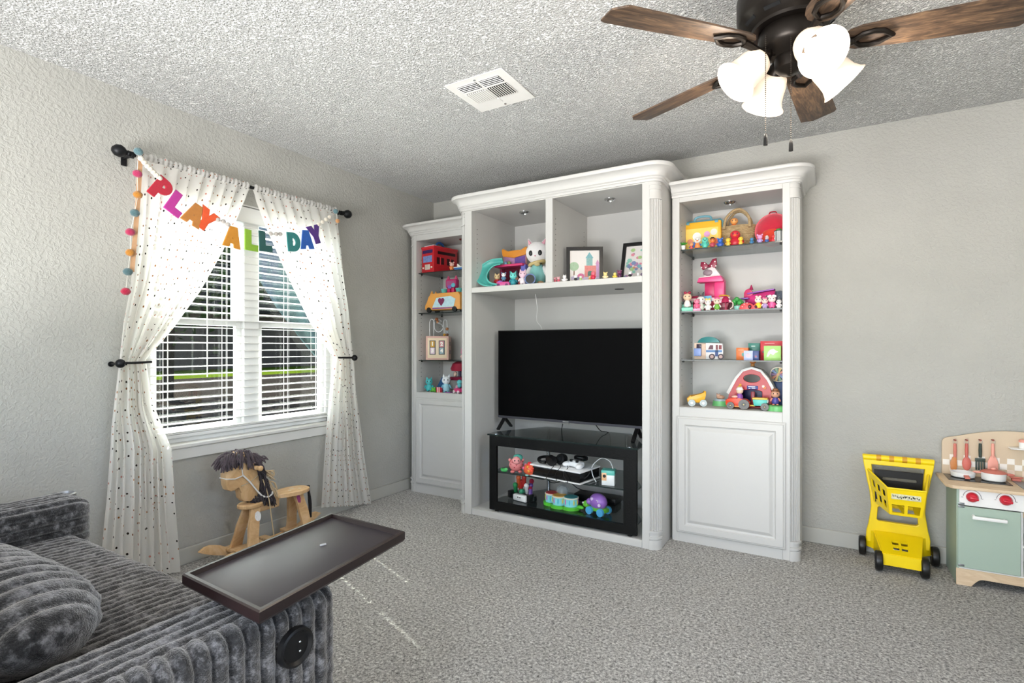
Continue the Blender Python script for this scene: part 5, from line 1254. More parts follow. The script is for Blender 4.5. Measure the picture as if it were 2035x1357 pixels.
# plush cat
pc_ = thing('plush_cat', 'big headed white plush cat with teal overalls in the cubby', 'plush toy', (bw(1068, 690, -.40).x, -.40, CZ), R(14)); WP = mat('#f1eeee', .95, var=.04, sheen=.5, bump=.3, bscale=300)
TP = mat('#8fd0cc', .95, var=.08, sheen=.4, bump=.3, bscale=300)
sp(pc_, 'head', (0, 0, .215), (.075, .062, .070), WP, None, 24); la(pc_, 'body', [(0, .012), (.045, .015), (.055, .05), (.05, .10), (.032, .14), (0, .15)], TP)
for s in (-1, 1):
    e_ = cy(pc_, 'ear', (s * .050, .004, .283), .026, .05, WP, (0, s * .45, 0), .004, 14); cy(pc_, 'inner_ear', (s * .050, -.016, .280), .013, .032, '#e5a5b5', (0, s * .45, 0), .002, 12)
    sp(pc_, 'eye', (s * .030, -.056, .205), (.013, .008, .017), '#15181b', None, 14); sp(pc_, 'arm', (s * .058, -.012, .095), (.016, .018, .040), WP, (0, s * -.4, 0)); sp(pc_, 'leg', (s * .030, -.035, .018), (.022, .036, .018), mat('#d9b389', .9, var=.05), None)
pc_.scale = (1.08, 1.08, 1.12)
sp(pc_, 'nose', (0, -.064, .186), (.005, .004, .004), '#d98ba0', None, 8)
tb(pc_, 'collar', [(.05 * math.cos(R(a)), .042 * math.sin(R(a)) - .006, .148 + .012 * math.cos(R(a))) for a in range(0, 361, 24)], .010, '#cdb67c', 8)
sp(pc_, 'bell', (.012, -.054, .135), (.02, .012, .011), '#d8c48c')
C1 = 'small toys in the left cubby'
fig('cream faced cat figurine in a red dress before the dollhouse', 988, -.50, CZ + .022, 24, '#b8232e', '#e3c795', 'cat', group=C1)
o, k = T('toy_plinth', 'little dark red box under the cream faced cat', 'toy', 988, -.50, CZ); bx(o, 'box', (0, 0, .0105), (.04, .04, .021), '#8d1f2c', .002)
fig('white and blue panda like figurine riding the pink toy car', 1001, -.555, CZ + .040, 18, '#5f88a8', '#eef0f4', 'round', earc='#55759a', group=C1)
o, k = T('toy_car', 'pink and purple toy car parked before the teal slide', 'toy car', 1001, -.555, CZ, 10); bx(o, 'body', (0, 0, .02), (.10, .045, .026), '#d8559a', .010); sp(o, 'bonnet', (-.025, 0, .03), (.022, .02, .014), '#a268c2'); bx(o, 'bumper', (0, 0, .008), (.106, .05, .010), '#e88fc0', .004)
for x in (-.03, .03):
    for y in (-.024, .024): cy(o, 'wheel', (x, y, .010), .010, .006, '#7d3a70', (R(90), 0, 0))
fig('turquoise cat figurine standing at the cubby front edge', 1020, -.575, CZ, 29, '#2f8f9c', '#6fd6cf', 'cat', group=C1)
fig('small brown and white dog figurine between two cats', 1033, -.575, CZ, 14, '#8a2a20', '#a84a34', 'round', group=C1)
fig('white and pink cat figurine before the black tunnel', 1039, -.57, CZ, 32, '#e9dfe6', '#efc9d9', 'cat', group=C1)
o, k = T('toy_tunnel', 'short black mouthed toy tunnel beside the plush cat', 'toy', 1054, -.545, CZ, 26); la(o, 'tube', [(.034, -.04), (.036, -.045), (.036, .04), (.030, .04), (.030, -.03)], '#5a73a8', (0, 0, .036), (R(90), 0, 0)); cy(o, 'hollow', (0, -.002, .036), .030, .06, '#0b0b0e', (R(90), 0, 0))
fig('dark haired doll figurine in the dollhouse ground floor', 1024, -.44, CZ + .0085, 26, '#3c6a86', '#c58f7c', 'none', hat='#3a2530', group=C1)
# ---------------- right cubby: framed pictures and mini figures
def frame(label, pos, wd, h, rz, lean, art):
    o = thing('picture_frame', label, 'picture frame', pos, R(rz)); o.rotation_euler = (R(-lean), 0, R(rz)); b = .020
    curve_solid('frame_moulding', [[(-wd / 2, 0), (wd / 2, 0), (wd / 2, h), (-wd / 2, h)], [(-wd / 2 + b, b), (-wd / 2 + b, h - b), (wd / 2 - b, h - b), (wd / 2 - b, b)]], .007, .0015, pm('#0e0e10', .35), o, m=FACE_MY)
    bx(o, 'paper', (0, .003, h / 2), (wd - 2 * b + .004, .002, h - 2 * b + .004), mat('#e9e3e0', .7, var=.02), 0); art(o, wd, h)
def pt(o, poly, col, d): pr(o, 'drawn_shape', poly, d - .0004, d, mat(col, .8, var=.25, nscale=90), 'XZ')
def art1(o, wd, h):
    # generic crayon sheet: turreted play house, tree and hill
    Y0 = .0016
    pt(o, [(-.09, .03), (.095, .03), (.095, .06), (.03, .072), (-.05, .062), (-.09, .05)], '#c9bfd6', Y0)
    pt(o, [(.0, .05), (.075, .05), (.075, .125), (.0, .125)], '#d98a84', Y0 - .0005); pt(o, [(.012, .125), (.052, .125), (.052, .175), (.012, .175)], '#8fb5b3', Y0 - .0008); pt(o, [(.006, .175), (.058, .175), (.032, .215)], '#7fb0b8', Y0 - .001)
    pt(o, [(.075, .05), (.095, .05), (.095, .135), (.075, .135)], '#c9a0c9', Y0 - .0008); pt(o, [(.071, .135), (.099, .135), (.085, .165)], '#d19ac0', Y0 - .001)
    pt(o, [(.02, .05), (.05, .05), (.05, .075)] + arc(.035, .075, .015, 0, 180, 6)[1:], '#5f7f78', Y0 - .0012)
    pt(o, [(-.07 + a, .12 + b) for a, b in arc(0, 0, .032, 0, 340, 14, .03)], '#a9c2a4', Y0 - .0006); pt(o, [(-.074, .06), (-.066, .06), (-.066, .095), (-.074, .095)], '#8a7260', Y0 - .0004)
    pt(o, [(-.025 + a, .055 + b) for a, b in arc(0, 0, .022, 0, 340, 12, .018)], '#d77aa0', Y0 - .0009); pt(o, [(-.05 + a, .04 + b) for a, b in arc(0, 0, .018, 0, 340, 12, .012)], '#8f8aa8', Y0 - .001)
    pt(o, [(.03, .028), (.06, .028), (.066, .05), (.045, .066), (.03, .05)], '#d8344f', Y0 - .0016)
def art2(o, wd, h):
    rn = random.Random(4); Y0 = .0016
    for i in range(34):
        x = rn.uniform(-wd / 2 + .032, wd / 2 - .032); z = rn.uniform(.034, h - .036); r = rn.uniform(.007, .018)
        col = rn.choice(['#8fc5b5', '#7fb5c0', '#b58ab0', '#d98a9a', '#a9c98a', '#7f8fb5', '#c98a6a', '#9a8aa5']); n = rn.choice([5, 6, 9])
        pt(o, [(x + r * math.cos(6.283 * j / n), z + r * .9 * math.sin(6.283 * j / n)) for j in range(n)], col, Y0 - .0001 * i)
p = at(1162, -.40, CZ); frame('black frame with a crayon drawing of a turreted house', p, .238, .248, 27, 3, art1)
p = at(1266, -.36, CZ); frame('black frame leaning back with a busy pastel drawing', p, .225, .285, 4, 21, art2)
C2 = 'tiny figures in the right cubby'
fig('tiny dark pink mouse figure at the cubby corner', 1103, -.585, CZ, 12, '#b85a6a', '#cf8f98', 'round', group=C2, eyes=False); fig('tiny pink figure beside the dark pink mouse', 1110, -.585, CZ, 12, '#cf5f72', '#e6aeb5', 'cat', group=C2, eyes=False)
fig('tiny white cat figure with folded paws before the drawing', 1122, -.585, CZ, 15, '#f0ecec', '#f4f2f1', 'cat', group=C2, eyes=False, wide=1.6); fig('tiny white cat figure by a black bow', 1144, -.585, CZ, 13, '#2a2a2e', '#f2f0f0', 'cat', group=C2, eyes=False); fig('tiny pale green bodied figure under the drawing', 1154, -.585, CZ, 11, '#a9cf7a', '#e8e4df', 'none', group=C2, eyes=False)
fig('tiny gold figure in front of the picture glass', 1172, -.585, CZ, 9, '#d9a84a', '#ecd3a0', 'round', group=C2, eyes=False); fig('tiny crimson bird like figure in front of the picture', 1179, -.588, CZ, 19, '#c9294a', '#e06a7a', 'none', group=C2, eyes=False)
fig('tiny cream puppy figure between the two frames', 1203, -.585, CZ, 15, '#efdcb0', '#f2d78f', 'round', group=C2, eyes=False, wide=1.5); fig('tiny yellow figure lying by the leaning frame', 1222, -.585, CZ, 13, '#ecc84a', '#f0d878', 'none', group=C2, eyes=False, wide=1.5); fig('tiny purple figure by the leaning frame', 1231, -.585, CZ, 17, '#5a2a55', '#7a3a60', 'round', group=C2, eyes=False); fig('tiny black and white cat figure under the leaning frame', 1252, -.585, CZ, 13, '#1c1c20', '#eeeeee', 'cat', group=C2, eyes=False)
fig('tiny white figure beside the stile of the right cubby', 1268, -.585, CZ, 9, '#f0eeee', '#f4f2f1', 'round', group=C2, eyes=False)

# ---------------- TV stand shelves
MZ, WZ_ = .046 + zmid, .046 + zlow
def F(name, label, cat, px, py, z, rz=0, group=None):
    p = fl(px, py, z); p.y = min(max(p.y, -.575), -.16); o = thing(name, label, cat, (p.x, p.y, z), R(rz), group); return o, mpp(p)
o, k = F('toy_hippo', 'round pink spotted baby toy with a teal cap', 'toy', 1026, 938, MZ, 32); PKT = '#e88f8f'
sp(o, 'body', (0, 0, .052), (.050, .044, .046), PKT, None, 20); sp(o, 'head', (0, -.03, .085), (.030, .028, .028), '#eda0a0'); sp(o, 'cap', (.012, .0, .098), (.034, .032, .026), '#5fc4ae')
for s in (-1, 1): sp(o, 'eye', (s * .012, -.057, .090), .0045, '#17161a', None, 8); sp(o, 'ear', (s * .045, -.01, .085), (.010, .008, .012), PKT, None, 8); sp(o, 'foot', (s * .026, -.03, .010), (.016, .018, .010), '#d87a7a', None, 10)
for i in range(9): a = R(200 + 17.5 * i); zz = .03 + .018 * (i % 3); sp(o, 'spot', (.047 * math.cos(a), .042 * math.sin(a), zz + .01), .005, '#c43a4a', None, 8)
o, k = F('toy_hedgehog', 'red and yellow spiky baby toy beside the pink one', 'toy', 1044, 949, MZ, 30); sp(o, 'body', (0, 0, .042), (.045, .034, .040), '#e8603a', None, 18)
rn = random.Random(2)
for i in range(26):
    d = V((rn.uniform(-1, 1), rn.uniform(-1, .9), rn.uniform(-.1, 1))).normalized(); c = V((.045 * d.x, .034 * d.y, .042 + .04 * d.z)); sp(o, 'spike', c, (.009, .009, .010), ['#d9303a', '#e8503a', '#f0a040', '#e86a9a'][i % 4], None, 8)
for s in (-1, 1): sp(o, 'foot', (s * .02, -.012, .006), (.014, .014, .007), '#8fd0c9', None, 8)
o, k = F('toy_leaf', 'small translucent green toy on the stand shelf', 'toy', 1001, 938, MZ); sp(o, 'body', (0, 0, .012), (.026, .018, .012), '#3fae5a'); sp(o, 'lobe', (.016, 0, .020), (.014, .012, .010), '#57bf6e'); sp(o, 'lobe', (-.016, 0, .018), (.012, .012, .009), '#2f9a4c')
# games console lying flat, with headset and headset display on it
o, k = F('game_console', 'white and black games console lying flat on the stand shelf', 'console', 1123, 948, MZ, -8)
cl = [(-.195, -.125), (.195, -.13), (.2, .11), (.16, .13), (-.18, .13), (-.2, .10)]
pr(o, 'lower_shell', cl, .004, .012, '#eceded', 'XY', .003); pr(o, 'core', [(a * .96, b * .96) for a, b in cl], .0125, .072, mat('#0c0c0e', .18, key='piano_black'), 'XY', .006); pr(o, 'upper_shell', [(a * 1.0, b) for a, b in cl], .0725, .084, '#eeefef', 'XY', .004)
for x in (-.15, .15): cy(o, 'foot', (x, 0, .002), .02, .004, BLACKP)
cx_ = o.location.copy()
o = thing('headphones', 'black over ear headphones resting on the games console', 'headphones', (cx_.x - .075, cx_.y - .03, cx_.z + .0845), R(-30))
tb(o, 'headband', [(.085 * math.cos(R(a)) - .03, .075 * math.sin(R(a)), .014 + .012 * abs(math.cos(R(a)))) for a in range(60, 301, 15)], .010, BLACKP, 8)
for s in (-1, 1): cy(o, 'ear_cup', (.045, s * .045, .036), .034, .028, BLACKP, (R(70 * s), 0, .2)); G().tor((.042, s * .030, .036), .026, .010, 20, 8, (R(70 * s), 0, .2)).out('ear_pad', mat('#0a0a0b', .7), o)
o = thing('game_controller', 'white game controller heaped beside the black headphones', 'controller', (cx_.x + .10, cx_.y - .045, cx_.z + .0845), R(-20))
bx(o, 'body', (0, 0, .022), (.10, .06, .036), '#eceef0', .014); bx(o, 'touch_pad', (0, -.006, .042), (.045, .028, .004), '#f6f6f6', .001); 
for s in (-1, 1): sp(o, 'grip', (s * .052, -.028, .018), (.022, .036, .018), '#eceef0', (0, 0, s * .3)); cy(o, 'thumb_stick', (s * .025, -.02, .044), .010, .012, BLACKP)
bx(o, 'visor', (.012, .03, .058), (.085, .05, .030), mat('#0c0c0e', .2, key='piano_black'), .010)
for i in range(3):
    a0 = V((cx_.x - .06 + .05 * i, cx_.y - .09, cx_.z + .088)); tag(tb(None, 'controller_cable', [a0 + V((0, .03, .004)), a0 + V((.03, -.02, .002)), a0 + V((.02, -.075 if i < 2 else -.065, -.03)), a0 + V((-.01 + .03 * i, -.062, -.078)), a0 + V((-.09 + .06 * i, -.05, -.082))], .0022, BLACKP, 6, 5), ['black cable looping off the console beside the pink toys', 'black cable drooping over the middle of the console edge', 'black cable drooping over the console edge toward the white cube'][i], 'cable', 'cables around the console')
o, k = F('toy_cube', 'white teal and orange toy box cube with a round hole', 'toy', 1210, 962, MZ, 12); bx(o, 'box', (0, 0, .040), (.080, .075, .080), '#e9eeee', .003); bx(o, 'lid', (0, 0, .078), (.083, .078, .030), '#5fc0b3', .004); bx(o, 'front_flap', (-.024, -.038, .054), (.03, .003, .048), '#ecb98a', .001); cy(o, 'hole', (-.022, -.040, .058), .010, .003, '#141414', (R(90), 0, 0))
b0 = o.location
tag(tb(None, 'charging_cable', [b0 + V((.02, .02, .094)), b0 + V((-.005, .03, .135)), b0 + V((-.06, .03, .150)), b0 + V((-.115, .02, .10)), b0 + V((-.11, .0, .05)), b0 + V((-.08, -.01, .004))], .0028, pm('#eceef0', .4), 6, 5), 'white charging cable arching from the toy cube to the console', 'cable')
# lower shelf
o, k = F('toy_racetrack', 'white and black toy base piled with red and green pegs', 'toy', 1040, 992, WZ_, -12)
la(o, 'base', [(0, 0), (.105, 0), (.115, .012), (.11, .040), (0, .044)], mat('#121214', .3), sx=1.0, sy=.55); bx(o, 'front_shell', (.018, -.046, .024), (.12, .04, .046), '#eef0f0', .012)
for i, (x, y, z, rx, c) in enumerate(((-.055, -.02, .07, .5, '#2f9a5a'), (-.02, .0, .085, -.6, '#c9302f'), (.0, .01, .12, .3, '#d8403a'), (.045, -.015, .08, .5, '#f0f0ee'), (.02, -.02, .065, 1.2, '#2f8f6a'), (.075, -.01, .072, -.4, '#6a4a9a'), (-.045, .0, .11, .2, '#e06a3a'), (.06, .01, .105, -.8, '#b52f4a'))):
    pg_ = cy(o, 'peg', (x, y, z), .014, .07, c, (rx, rx * .8, 0)); sp(o, 'peg_top', V((x, y, z)) + rot_m((rx, rx * .8, 0)) @ V((0, 0, .038)), .018, c, None, 10)
for x in (-.085, .09): bx(o, 'side_pod', (x, -.03, .032), (.03, .05, .05), mat('#141416', .3), .006)
for dx in (-.03, .03): bx(o, 'label_mark', (.018 + dx * .3, -.0665, .03), (.010, .001, .008), '#2a2a2a', 0)
o, k = F('toy_drums', 'caterpillar shaped toy drum set with rainbow sides', 'toy drum', 1114, 1006, WZ_, -6)
g = G()
for x, y, r in ((-.075, .01, .045), (0, -.012, .05), (.08, .0, .05)): g.cyl((x, y, .010), r + .012, .02, 26)
g.out('base', pm('#5cc83a'), o)
for x, y, r, c in ((-.075, .01, .042, '#d8303a'), (0, -.012, .046, '#ecb53a'), (.08, .0, .046, '#2a8f98')):
    la(o, 'drum', [(r, .02), (r * 1.02, .045), (r * .98, .068), (0, .068)], mat('#8fe0ea', .3, var=.15), (x, y, 0), None, 24); la(o, 'drum_rim', [(r, .068), (r * 1.1, .069), (r * 1.1, .077), (r * .95, .078)], '#f0ead8', (x, y, 0), None, 24); cy(o, 'drum_skin', (x, y, .077), r * .98, .006, c, None, None, 24)
    for j in range(10): a = R(36 * j); sp(o, 'lace', (x + r * 1.02 * math.cos(a), y + r * 1.02 * math.sin(a), .048), (.004, .004, .018), ['#f0d840', '#e86ac0', '#4fd0e0'][j % 3], None, 6)
sp(o, 'tail', (.15, .0, .02), (.026, .014, .012), '#5cc83a')
la(o, 'clear_dome', [(.045, .07), (.046, .09), (.038, .112), (.02, .125), (0, .128)], mat('#cfd8da', .05, trans=.0, alpha=.35, key='clear_plastic'), (-.02, .06, 0))
o, k = F('toy_turtle', 'purple shelled pull along turtle with blue wheels', 'toy turtle', 1186, 1020, WZ_, -14)
sp(o, 'shell', (.012, 0, .078), (.062, .045, .052), '#9a6cc4', None, 22); pr(o, 'body', [(-.07, .02), (.075, .02), (.075, .04), (.03, .05), (-.06, .045)], -.032, .032, '#6cc43a', 'XZ', .006); sp(o, 'head', (-.082, 0, .044), (.026, .022, .022), '#74cc42'); sp(o, 'shell_head', (-.045, -.01, .07), (.024, .026, .022), '#a87ad0')
for s in (-1, 1): sp(o, 'eye', (-.097, s * .014, .052), .007, '#f2f2f0', None, 8); sp(o, 'pupil', (-.102, s * .016, .053), .0035, '#141414', None, 6)
for x in (-.028, .056):
    for s in (-1, 1): w_ = cy(o, 'wheel', (x, s * .042, .024), .024, .018, '#4fa8d8', (R(90), 0, 0)); 
for (x, z) in ((.03, .09), (-.01, .098), (.05, .07)): cy(o, 'shell_badge', (x, -.044 + (z - .078) * .2 if z < .09 else -.038, z), .010, .006, '#d9c8ea', (R(90), 0, 0))
o, k = F('set_top_box', 'flat black box lying at the back of the stand', 'media box', 1165, 980, WZ_, 0); o.location = (1.62, -.22, WZ_); bx(o, 'case', (0, 0, .024), (.30, .12, .046), mat('#0d0d0f', .4), .004); bx(o, 'front_strip', (0, -.061, .018), (.29, .002, .014), '#1a1a1e', 0)
tag(tb(None, 'power_cable', [(1.15, -.17, .36), (1.19, -.19, .24), (1.27, -.22, .19), (1.38, -.20, .215), (1.47, -.20, .17), (1.55, -.15, .15)], .003, BLACKP, 6, 5), 'black cable curving behind the toys low in the stand', 'cable', 'cables around the console')
tag(tb(None, 'tv_cable', [(1.40, -.30, .66), (1.36, -.24, .60), (1.30, -.12, .56), (1.28, -.07, .40)], .003, BLACKP, 6, 5), 'thin black cable dropping behind the television toward the corner', 'cable')
tag(tb(None, 'tv_cable', [(1.63, -.30, .66), (1.65, -.24, .60), (1.67, -.12, .56), (1.66, -.07, .40)], .003, BLACKP, 6, 5), 'thin black cable dropping behind the television on the bare wall side', 'cable')

# ---------------- right bookcase, top shelf
RZ1, RZ2, RZ3, RZ4 = SH_R[2], SH_R[1], SH_R[0], .811
o, k = T('toy_case', 'yellow toy carry case with a teal rim and handle', 'toy case', 1397, -.18, RZ1, 2)
bx(o, 'shell', (0, 0, .098), (.225, .075, .190), '#eeb42c', .010); tb(o, 'rim', [(-.118, 0, .01), (-.118, 0, .185), (-.105, 0, .198), (.105, 0, .198), (.118, 0, .185), (.118, 0, .01)], .010, '#5d93a3', 8); tb(o, 'handle', [(-.05, 0, .20), (-.045, 0, .222), (-.02, 0, .230), (.02, 0, .230), (.045, 0, .222), (.05, 0, .20)], .007, '#6aa0b0', 8, 3)
bx(o, 'print_panel', (0, -.039, .085), (.19, .002, .13), mat('#f3cf62', .45, var=.12, nscale=40), 0)
for i, (x, z, c, r) in enumerate(((-.03, .10, '#efefea', .026), (.03, .11, '#d49ac8', .018), (.07, .12, '#d9d9d0', .02), (.075, .06, '#d9603a', .022), (-.07, .07, '#d98a6a', .018), (.02, .05, '#6ab5a8', .024), (-.045, .05, '#5a78b8', .018))): cy(o, 'printed_spot', (x, -.0405, z), r, .0012, c, (R(90), 0, 0), None, 14)
for x in (-.085, .085): bx(o, 'latch', (x, -.037, .185), (.02, .006, .016), '#5d93a3', .002)
o, k = T('woven_basket', 'tan woven straw tote with tall twin handles', 'basket', 1467, -.175, RZ1, 0)
STRAW = m_wood('woven_straw', '#7d6848', '#a88f68', '#cbb692', (1, 1, 6), .85, 60)
g = G()
def fb(u, v):
    th = 6.283 * u; r = .074 + .020 * v + .003 * math.sin(v * 60) + .0025 * math.sin(u * 6.283 * 24 + (PI if int(v * 19) % 2 else 0)); return (r * math.cos(th) * 1.06, r * .62 * math.sin(th), .004 + .135 * v)
g.grid(fb, 72, 40, True); g.cyl((0, 0, .004), .074, .006, 40, sx=1.06, sy=.62); g.out('body', STRAW, o)
tb(o, 'rim', [(.099 * math.cos(R(a)), .060 * math.sin(R(a)), .139) for a in range(0, 361, 15)], .006, STRAW, 7)
for y in (-.055, .055): tb(o, 'handle', [(-.072, y, .125), (-.065, y * .9, .185), (-.03, y * .6, .232), (.0, y * .5, .243), (.03, y * .6, .232), (.065, y * .9, .185), (.072, y, .125)], .0085, STRAW, 8, 4)
fig('orange toy peeking out of the straw tote', 1459, -.175, RZ1 + .118, 30, '#e0702a', '#e8a05a', 'none')
o, k = T('plush_backpack', 'round red furry child backpack beside the straw tote', 'backpack', 1536, -.18, RZ1, -4); RF = mat('#c8203c', .95, var=.12, nscale=80, sheen=.5, bump=.5, bscale=300)
sp(o, 'pouch', (0, 0, .098), (.096, .045, .098), RF, None, 26); sp(o, 'front_pocket', (.0, -.035, .060), (.060, .022, .045), mat('#d8402c', .95, var=.1, sheen=.4), None, 18); tb(o, 'piping', [(.094 * math.cos(R(a)), -.012, .098 + .095 * math.sin(R(a))) for a in range(0, 361, 15)], .004, '#e86a78', 6); tb(o, 'grab_loop', [(-.02, .0, .19), (-.015, 0, .207), (.015, 0, .207), (.02, 0, .19)], .004, '#a81a30', 6, 3)
G1 = 'little figures on the top glass shelf'
o, k = T('toy_plant', 'tiny toy plant with green leaves in a white pot', 'toy plant', 1358, -.345, RZ1); la(o, 'pot', [(0, 0), (.010, 0), (.013, .028), (0, .028)], '#eeeeea')
for a in range(5): sp(o, 'leaf', (.014 * math.cos(a * 1.25), .014 * math.sin(a * 1.25), .038 + .004 * (a % 2)), (.013, .007, .004), '#3f9a3a', (0, -.5, a * 1.25), 8)
fig('white faced figure with an orange bib at the shelf edge', 1386, -.335, RZ1, 27, '#e68a4a', '#efeeea', 'none', group=G1, limb='#3f62b0', snout='#e6905a'); fig('tiny coral bodied figure on the top shelf corner', 1374, -.335, RZ1, 16, '#d9605a', '#e6a070', 'none', group=G1, eyes=False, limb='#2f5aa8')
fig('mint green figure on the top glass shelf', 1401, -.335, RZ1, 26, '#57c3b0', '#6fd0bd', 'none', group=G1, limb='#49b3a2', snout='#2f9a8a'); fig('striped red figure with an orange face on the top shelf', 1416, -.335, RZ1, 22, '#b8485a', '#e0783a', 'none', group=G1, hat='#4a2f22'); fig('crouching royal blue figure on the top glass shelf', 1431, -.335, RZ1, 20, '#2c56ac', '#3565bd', 'round', group=G1, wide=1.4)
o = fig('larger red furry toy sitting before the straw tote', 1461, -.28, RZ1, 38, '#c8243a', '#cf2f3f', 'none', group=G1, wide=1.7, snout='#e8763a')
fig('yellow chick figure to the tote side nearest the case', 1447, -.338, RZ1, 19, '#efc54a', '#f2c840', 'none', group=G1, limb='#e0a830'); fig('yellow chick figure nearer the red backpack', 1472, -.338, RZ1, 19, '#efc54a', '#f2c840', 'none', group=G1, limb='#d0402f')
fig('slate blue figure between tote and backpack', 1494, -.335, RZ1, 15, '#3f7aa8', '#4a86b5', 'none', group=G1, eyes=False); fig('lilac figure in front of the red backpack', 1510, -.335, RZ1, 20, '#b09ad0', '#e29ac8', 'round', group=G1, eyes=False); fig('blue figure with a cream cap before the backpack', 1524, -.335, RZ1, 15, '#3a63a8', '#c9b8c0', 'none', group=G1, hat='#e9e4d8', eyes=False); fig('red ball bodied figure before the backpack', 1537, -.33, RZ1, 18, '#d0303a', '#d8403f', 'none', group=G1, wide=1.3, eyes=False)
o, k = T('toy_bin', 'little ribbed silver toy bin with a green top', 'toy', 1548, -.335, RZ1); la(o, 'bin', [(0, 0), (.020, 0), (.023, .06), (.021, .062), (0, .058)], mat('#8d9192', .45, .4), seg=20)
for j in range(10): bx(o, 'bin_rib', (.0225 * math.cos(.628 * j), .0225 * math.sin(.628 * j), .03), (.003, .003, .056), mat('#9a9e9f', .45, .4), 0)
sp(o, 'green_top', (0, 0, .066), (.016, .016, .010), '#4f8a3a'); tb(o, 'lid_rim', [(.024 * math.cos(R(a)), .024 * math.sin(R(a)), .061) for a in range(0, 361, 24)], .002, '#2c2c2c', 5)

# ---------------- right bookcase, second shelf
o, k = T('toy_boat', 'big crimson toy boat with pink cabin and spotted bow', 'toy boat', 1412, -.20, RZ2, -3)
pr(o, 'hull', [(-.118, .062), (-.105, .002), (.105, .002), (.125, .075), (.10, .062)], -.05, .05, '#9c1a3e', 'XZ', .004); pr(o, 'deck_band', [(-.122, .063), (.122, .063), (.128, .086), (-.122, .086)], -.053, .053, '#eccfd2', 'XZ', .004); la(o, 'bow_hatch', [(0, .087), (.055, .087), (.055, .098), (.045, .104), (0, .105)], '#8f1c40', (-.07, 0, 0), None, 24, 1, .8)
bx(o, 'cabin_post', (.055, .01, .135), (.06, .06, .10), '#e63f80', .008); bx(o, 'cabin_post_rear', (-.005, .028, .135), (.07, .02, .10), '#c92d68', .004); pr(o, 'canopy', [(-.072, .185), (-.062, .212), (.07, .218), (.085, .19), (.082, .182)], -.045, .045, '#e84c8a', 'XZ', .006); pr(o, 'canopy_trim', [(-.06, .2125), (.068, .2185), (.066, .224), (-.056, .218)], -.043, .043, '#f5d9de', 'XZ', .002)
pr(o, 'turret', [(-.035, .22), (.065, .224), (.035, .268), (.015, .282), (-.02, .262)], -.03, .03, '#e4d7da', 'XZ', .008)
sp(o, 'turret_window', (-.008, -.024, .243), (.032, .012, .022), '#8f7a84')
for s in (-1, 1):
    w_ = pr(o, 'bow_loop', [(-.006, .288), (-.006 + s * .022, .318 + s * .006), (-.006 + s * .046, .322 + s * .008), (-.006 + s * .050, .290), (-.006 + s * .036, .262), (-.006 + s * .014, .268), (-.006, .280)], -.028, -.010, '#8a1238', 'XZ', .005)
    for (dx, dz) in ((.006, .008), (-.008, -.008), (.010, -.010)): sp(w_, 'polka_dot', (-.006 + s * .030 + dx * 1.4, -.0285, .293 + s * .003 + dz * 1.5), (.0045, .002, .0045), '#f5e3e6', None, 6)
sp(o, 'bow_knot', (-.006, -.02, .284), .010, '#7a0f30'); bx(o, 'blue_panel', (-.012, -.054, .080), (.062, .004, .036), mat('#6fb6dc', .4, var=.3, nscale=60), .002); tb(o, 'gold_rail', [(.06, -.045, .09), (.075, -.045, .097), (.105, -.045, .094), (.12, -.045, .088)], .004, '#dca83a', 6, 3)
o, k = T('toy_plane', 'pink toy aeroplane with heart windows and a clear nose', 'toy plane', 1520, -.20, RZ2, -6)
g = G(); g.lathe([(0, -.11), (.02, -.105), (.034, -.06), (.046, 0), (.05, .05), (.046, .06)], (0, 0, .065), 24, (0, R(90), 0)); g.out('fuselage', pm('#dd3f88'), o)
la(o, 'nose_canopy', [(.046, .058), (.048, .085), (.036, .115), (.016, .13), (0, .133)], mat('#5a6a80', .1, alpha=.55, key='tinted_plastic'), (0, 0, .065), (0, R(90), 0), 24); bx(o, 'spine_stripe', (-.02, 0, .112), (.15, .05, .008), '#9a5ab8', .003, (0, R(-7), 0))
pr(o, 'tail_fin', [(-.115, .08), (-.06, .085), (-.07, .12), (-.085, .135), (-.105, .128), (-.115, .11)], -.010, .010, '#c92f66', 'XZ', .004); cy(o, 'tail_ear', (-.075, 0, .142), .012, .03, '#b0265a', None, .002, 8); bx(o, 'tail_plane', (-.10, 0, .072), (.045, .14, .008), '#8a63b8', .003); bx(o, 'wing', (0, -.04, .030), (.06, .10, .012), '#8f6cc4', .004); bx(o, 'wing', (0, .04, .030), (.06, .10, .012), '#8f6cc4', .004)
for x in (-.03, .025): pr(o, 'heart_window', [(x + a * .012, .075 + b * .012) for a, b in ((0, -1.05), (.75, -.2), (.95, .35), (.6, .8), (.2, .75), (0, .45), (-.2, .75), (-.6, .8), (-.95, .35), (-.75, -.2))], -.052, -.0465, '#3a1030')
for x in (-.04, .05): cy(o, 'wheel', (x, -.03, .012), .012, .010, '#5a2a4a', (R(90), 0, 0))
sp(o, 'nose_cap', (.135, 0, .06), (.012, .02, .02), '#e8508a')
G2 = 'little figures on the second glass shelf'
bo_ = lambda f, h: None
def bowfig(*a, bow='#9c1a3e', **k):
    o = fig(*a, **k); b = [c for c in o.children if c.name.startswith('head')][0]; z = max(v.co.z for v in b.data.vertices); r = max(v.co.x for v in b.data.vertices)
    for s in (-1, 1): sp(o, 'bow_loop', (s * r * .45, -.2 * r, z + r * .12), (r * .42, r * .2, r * .34), bow, (0, s * -.3, 0), 8)
    return o
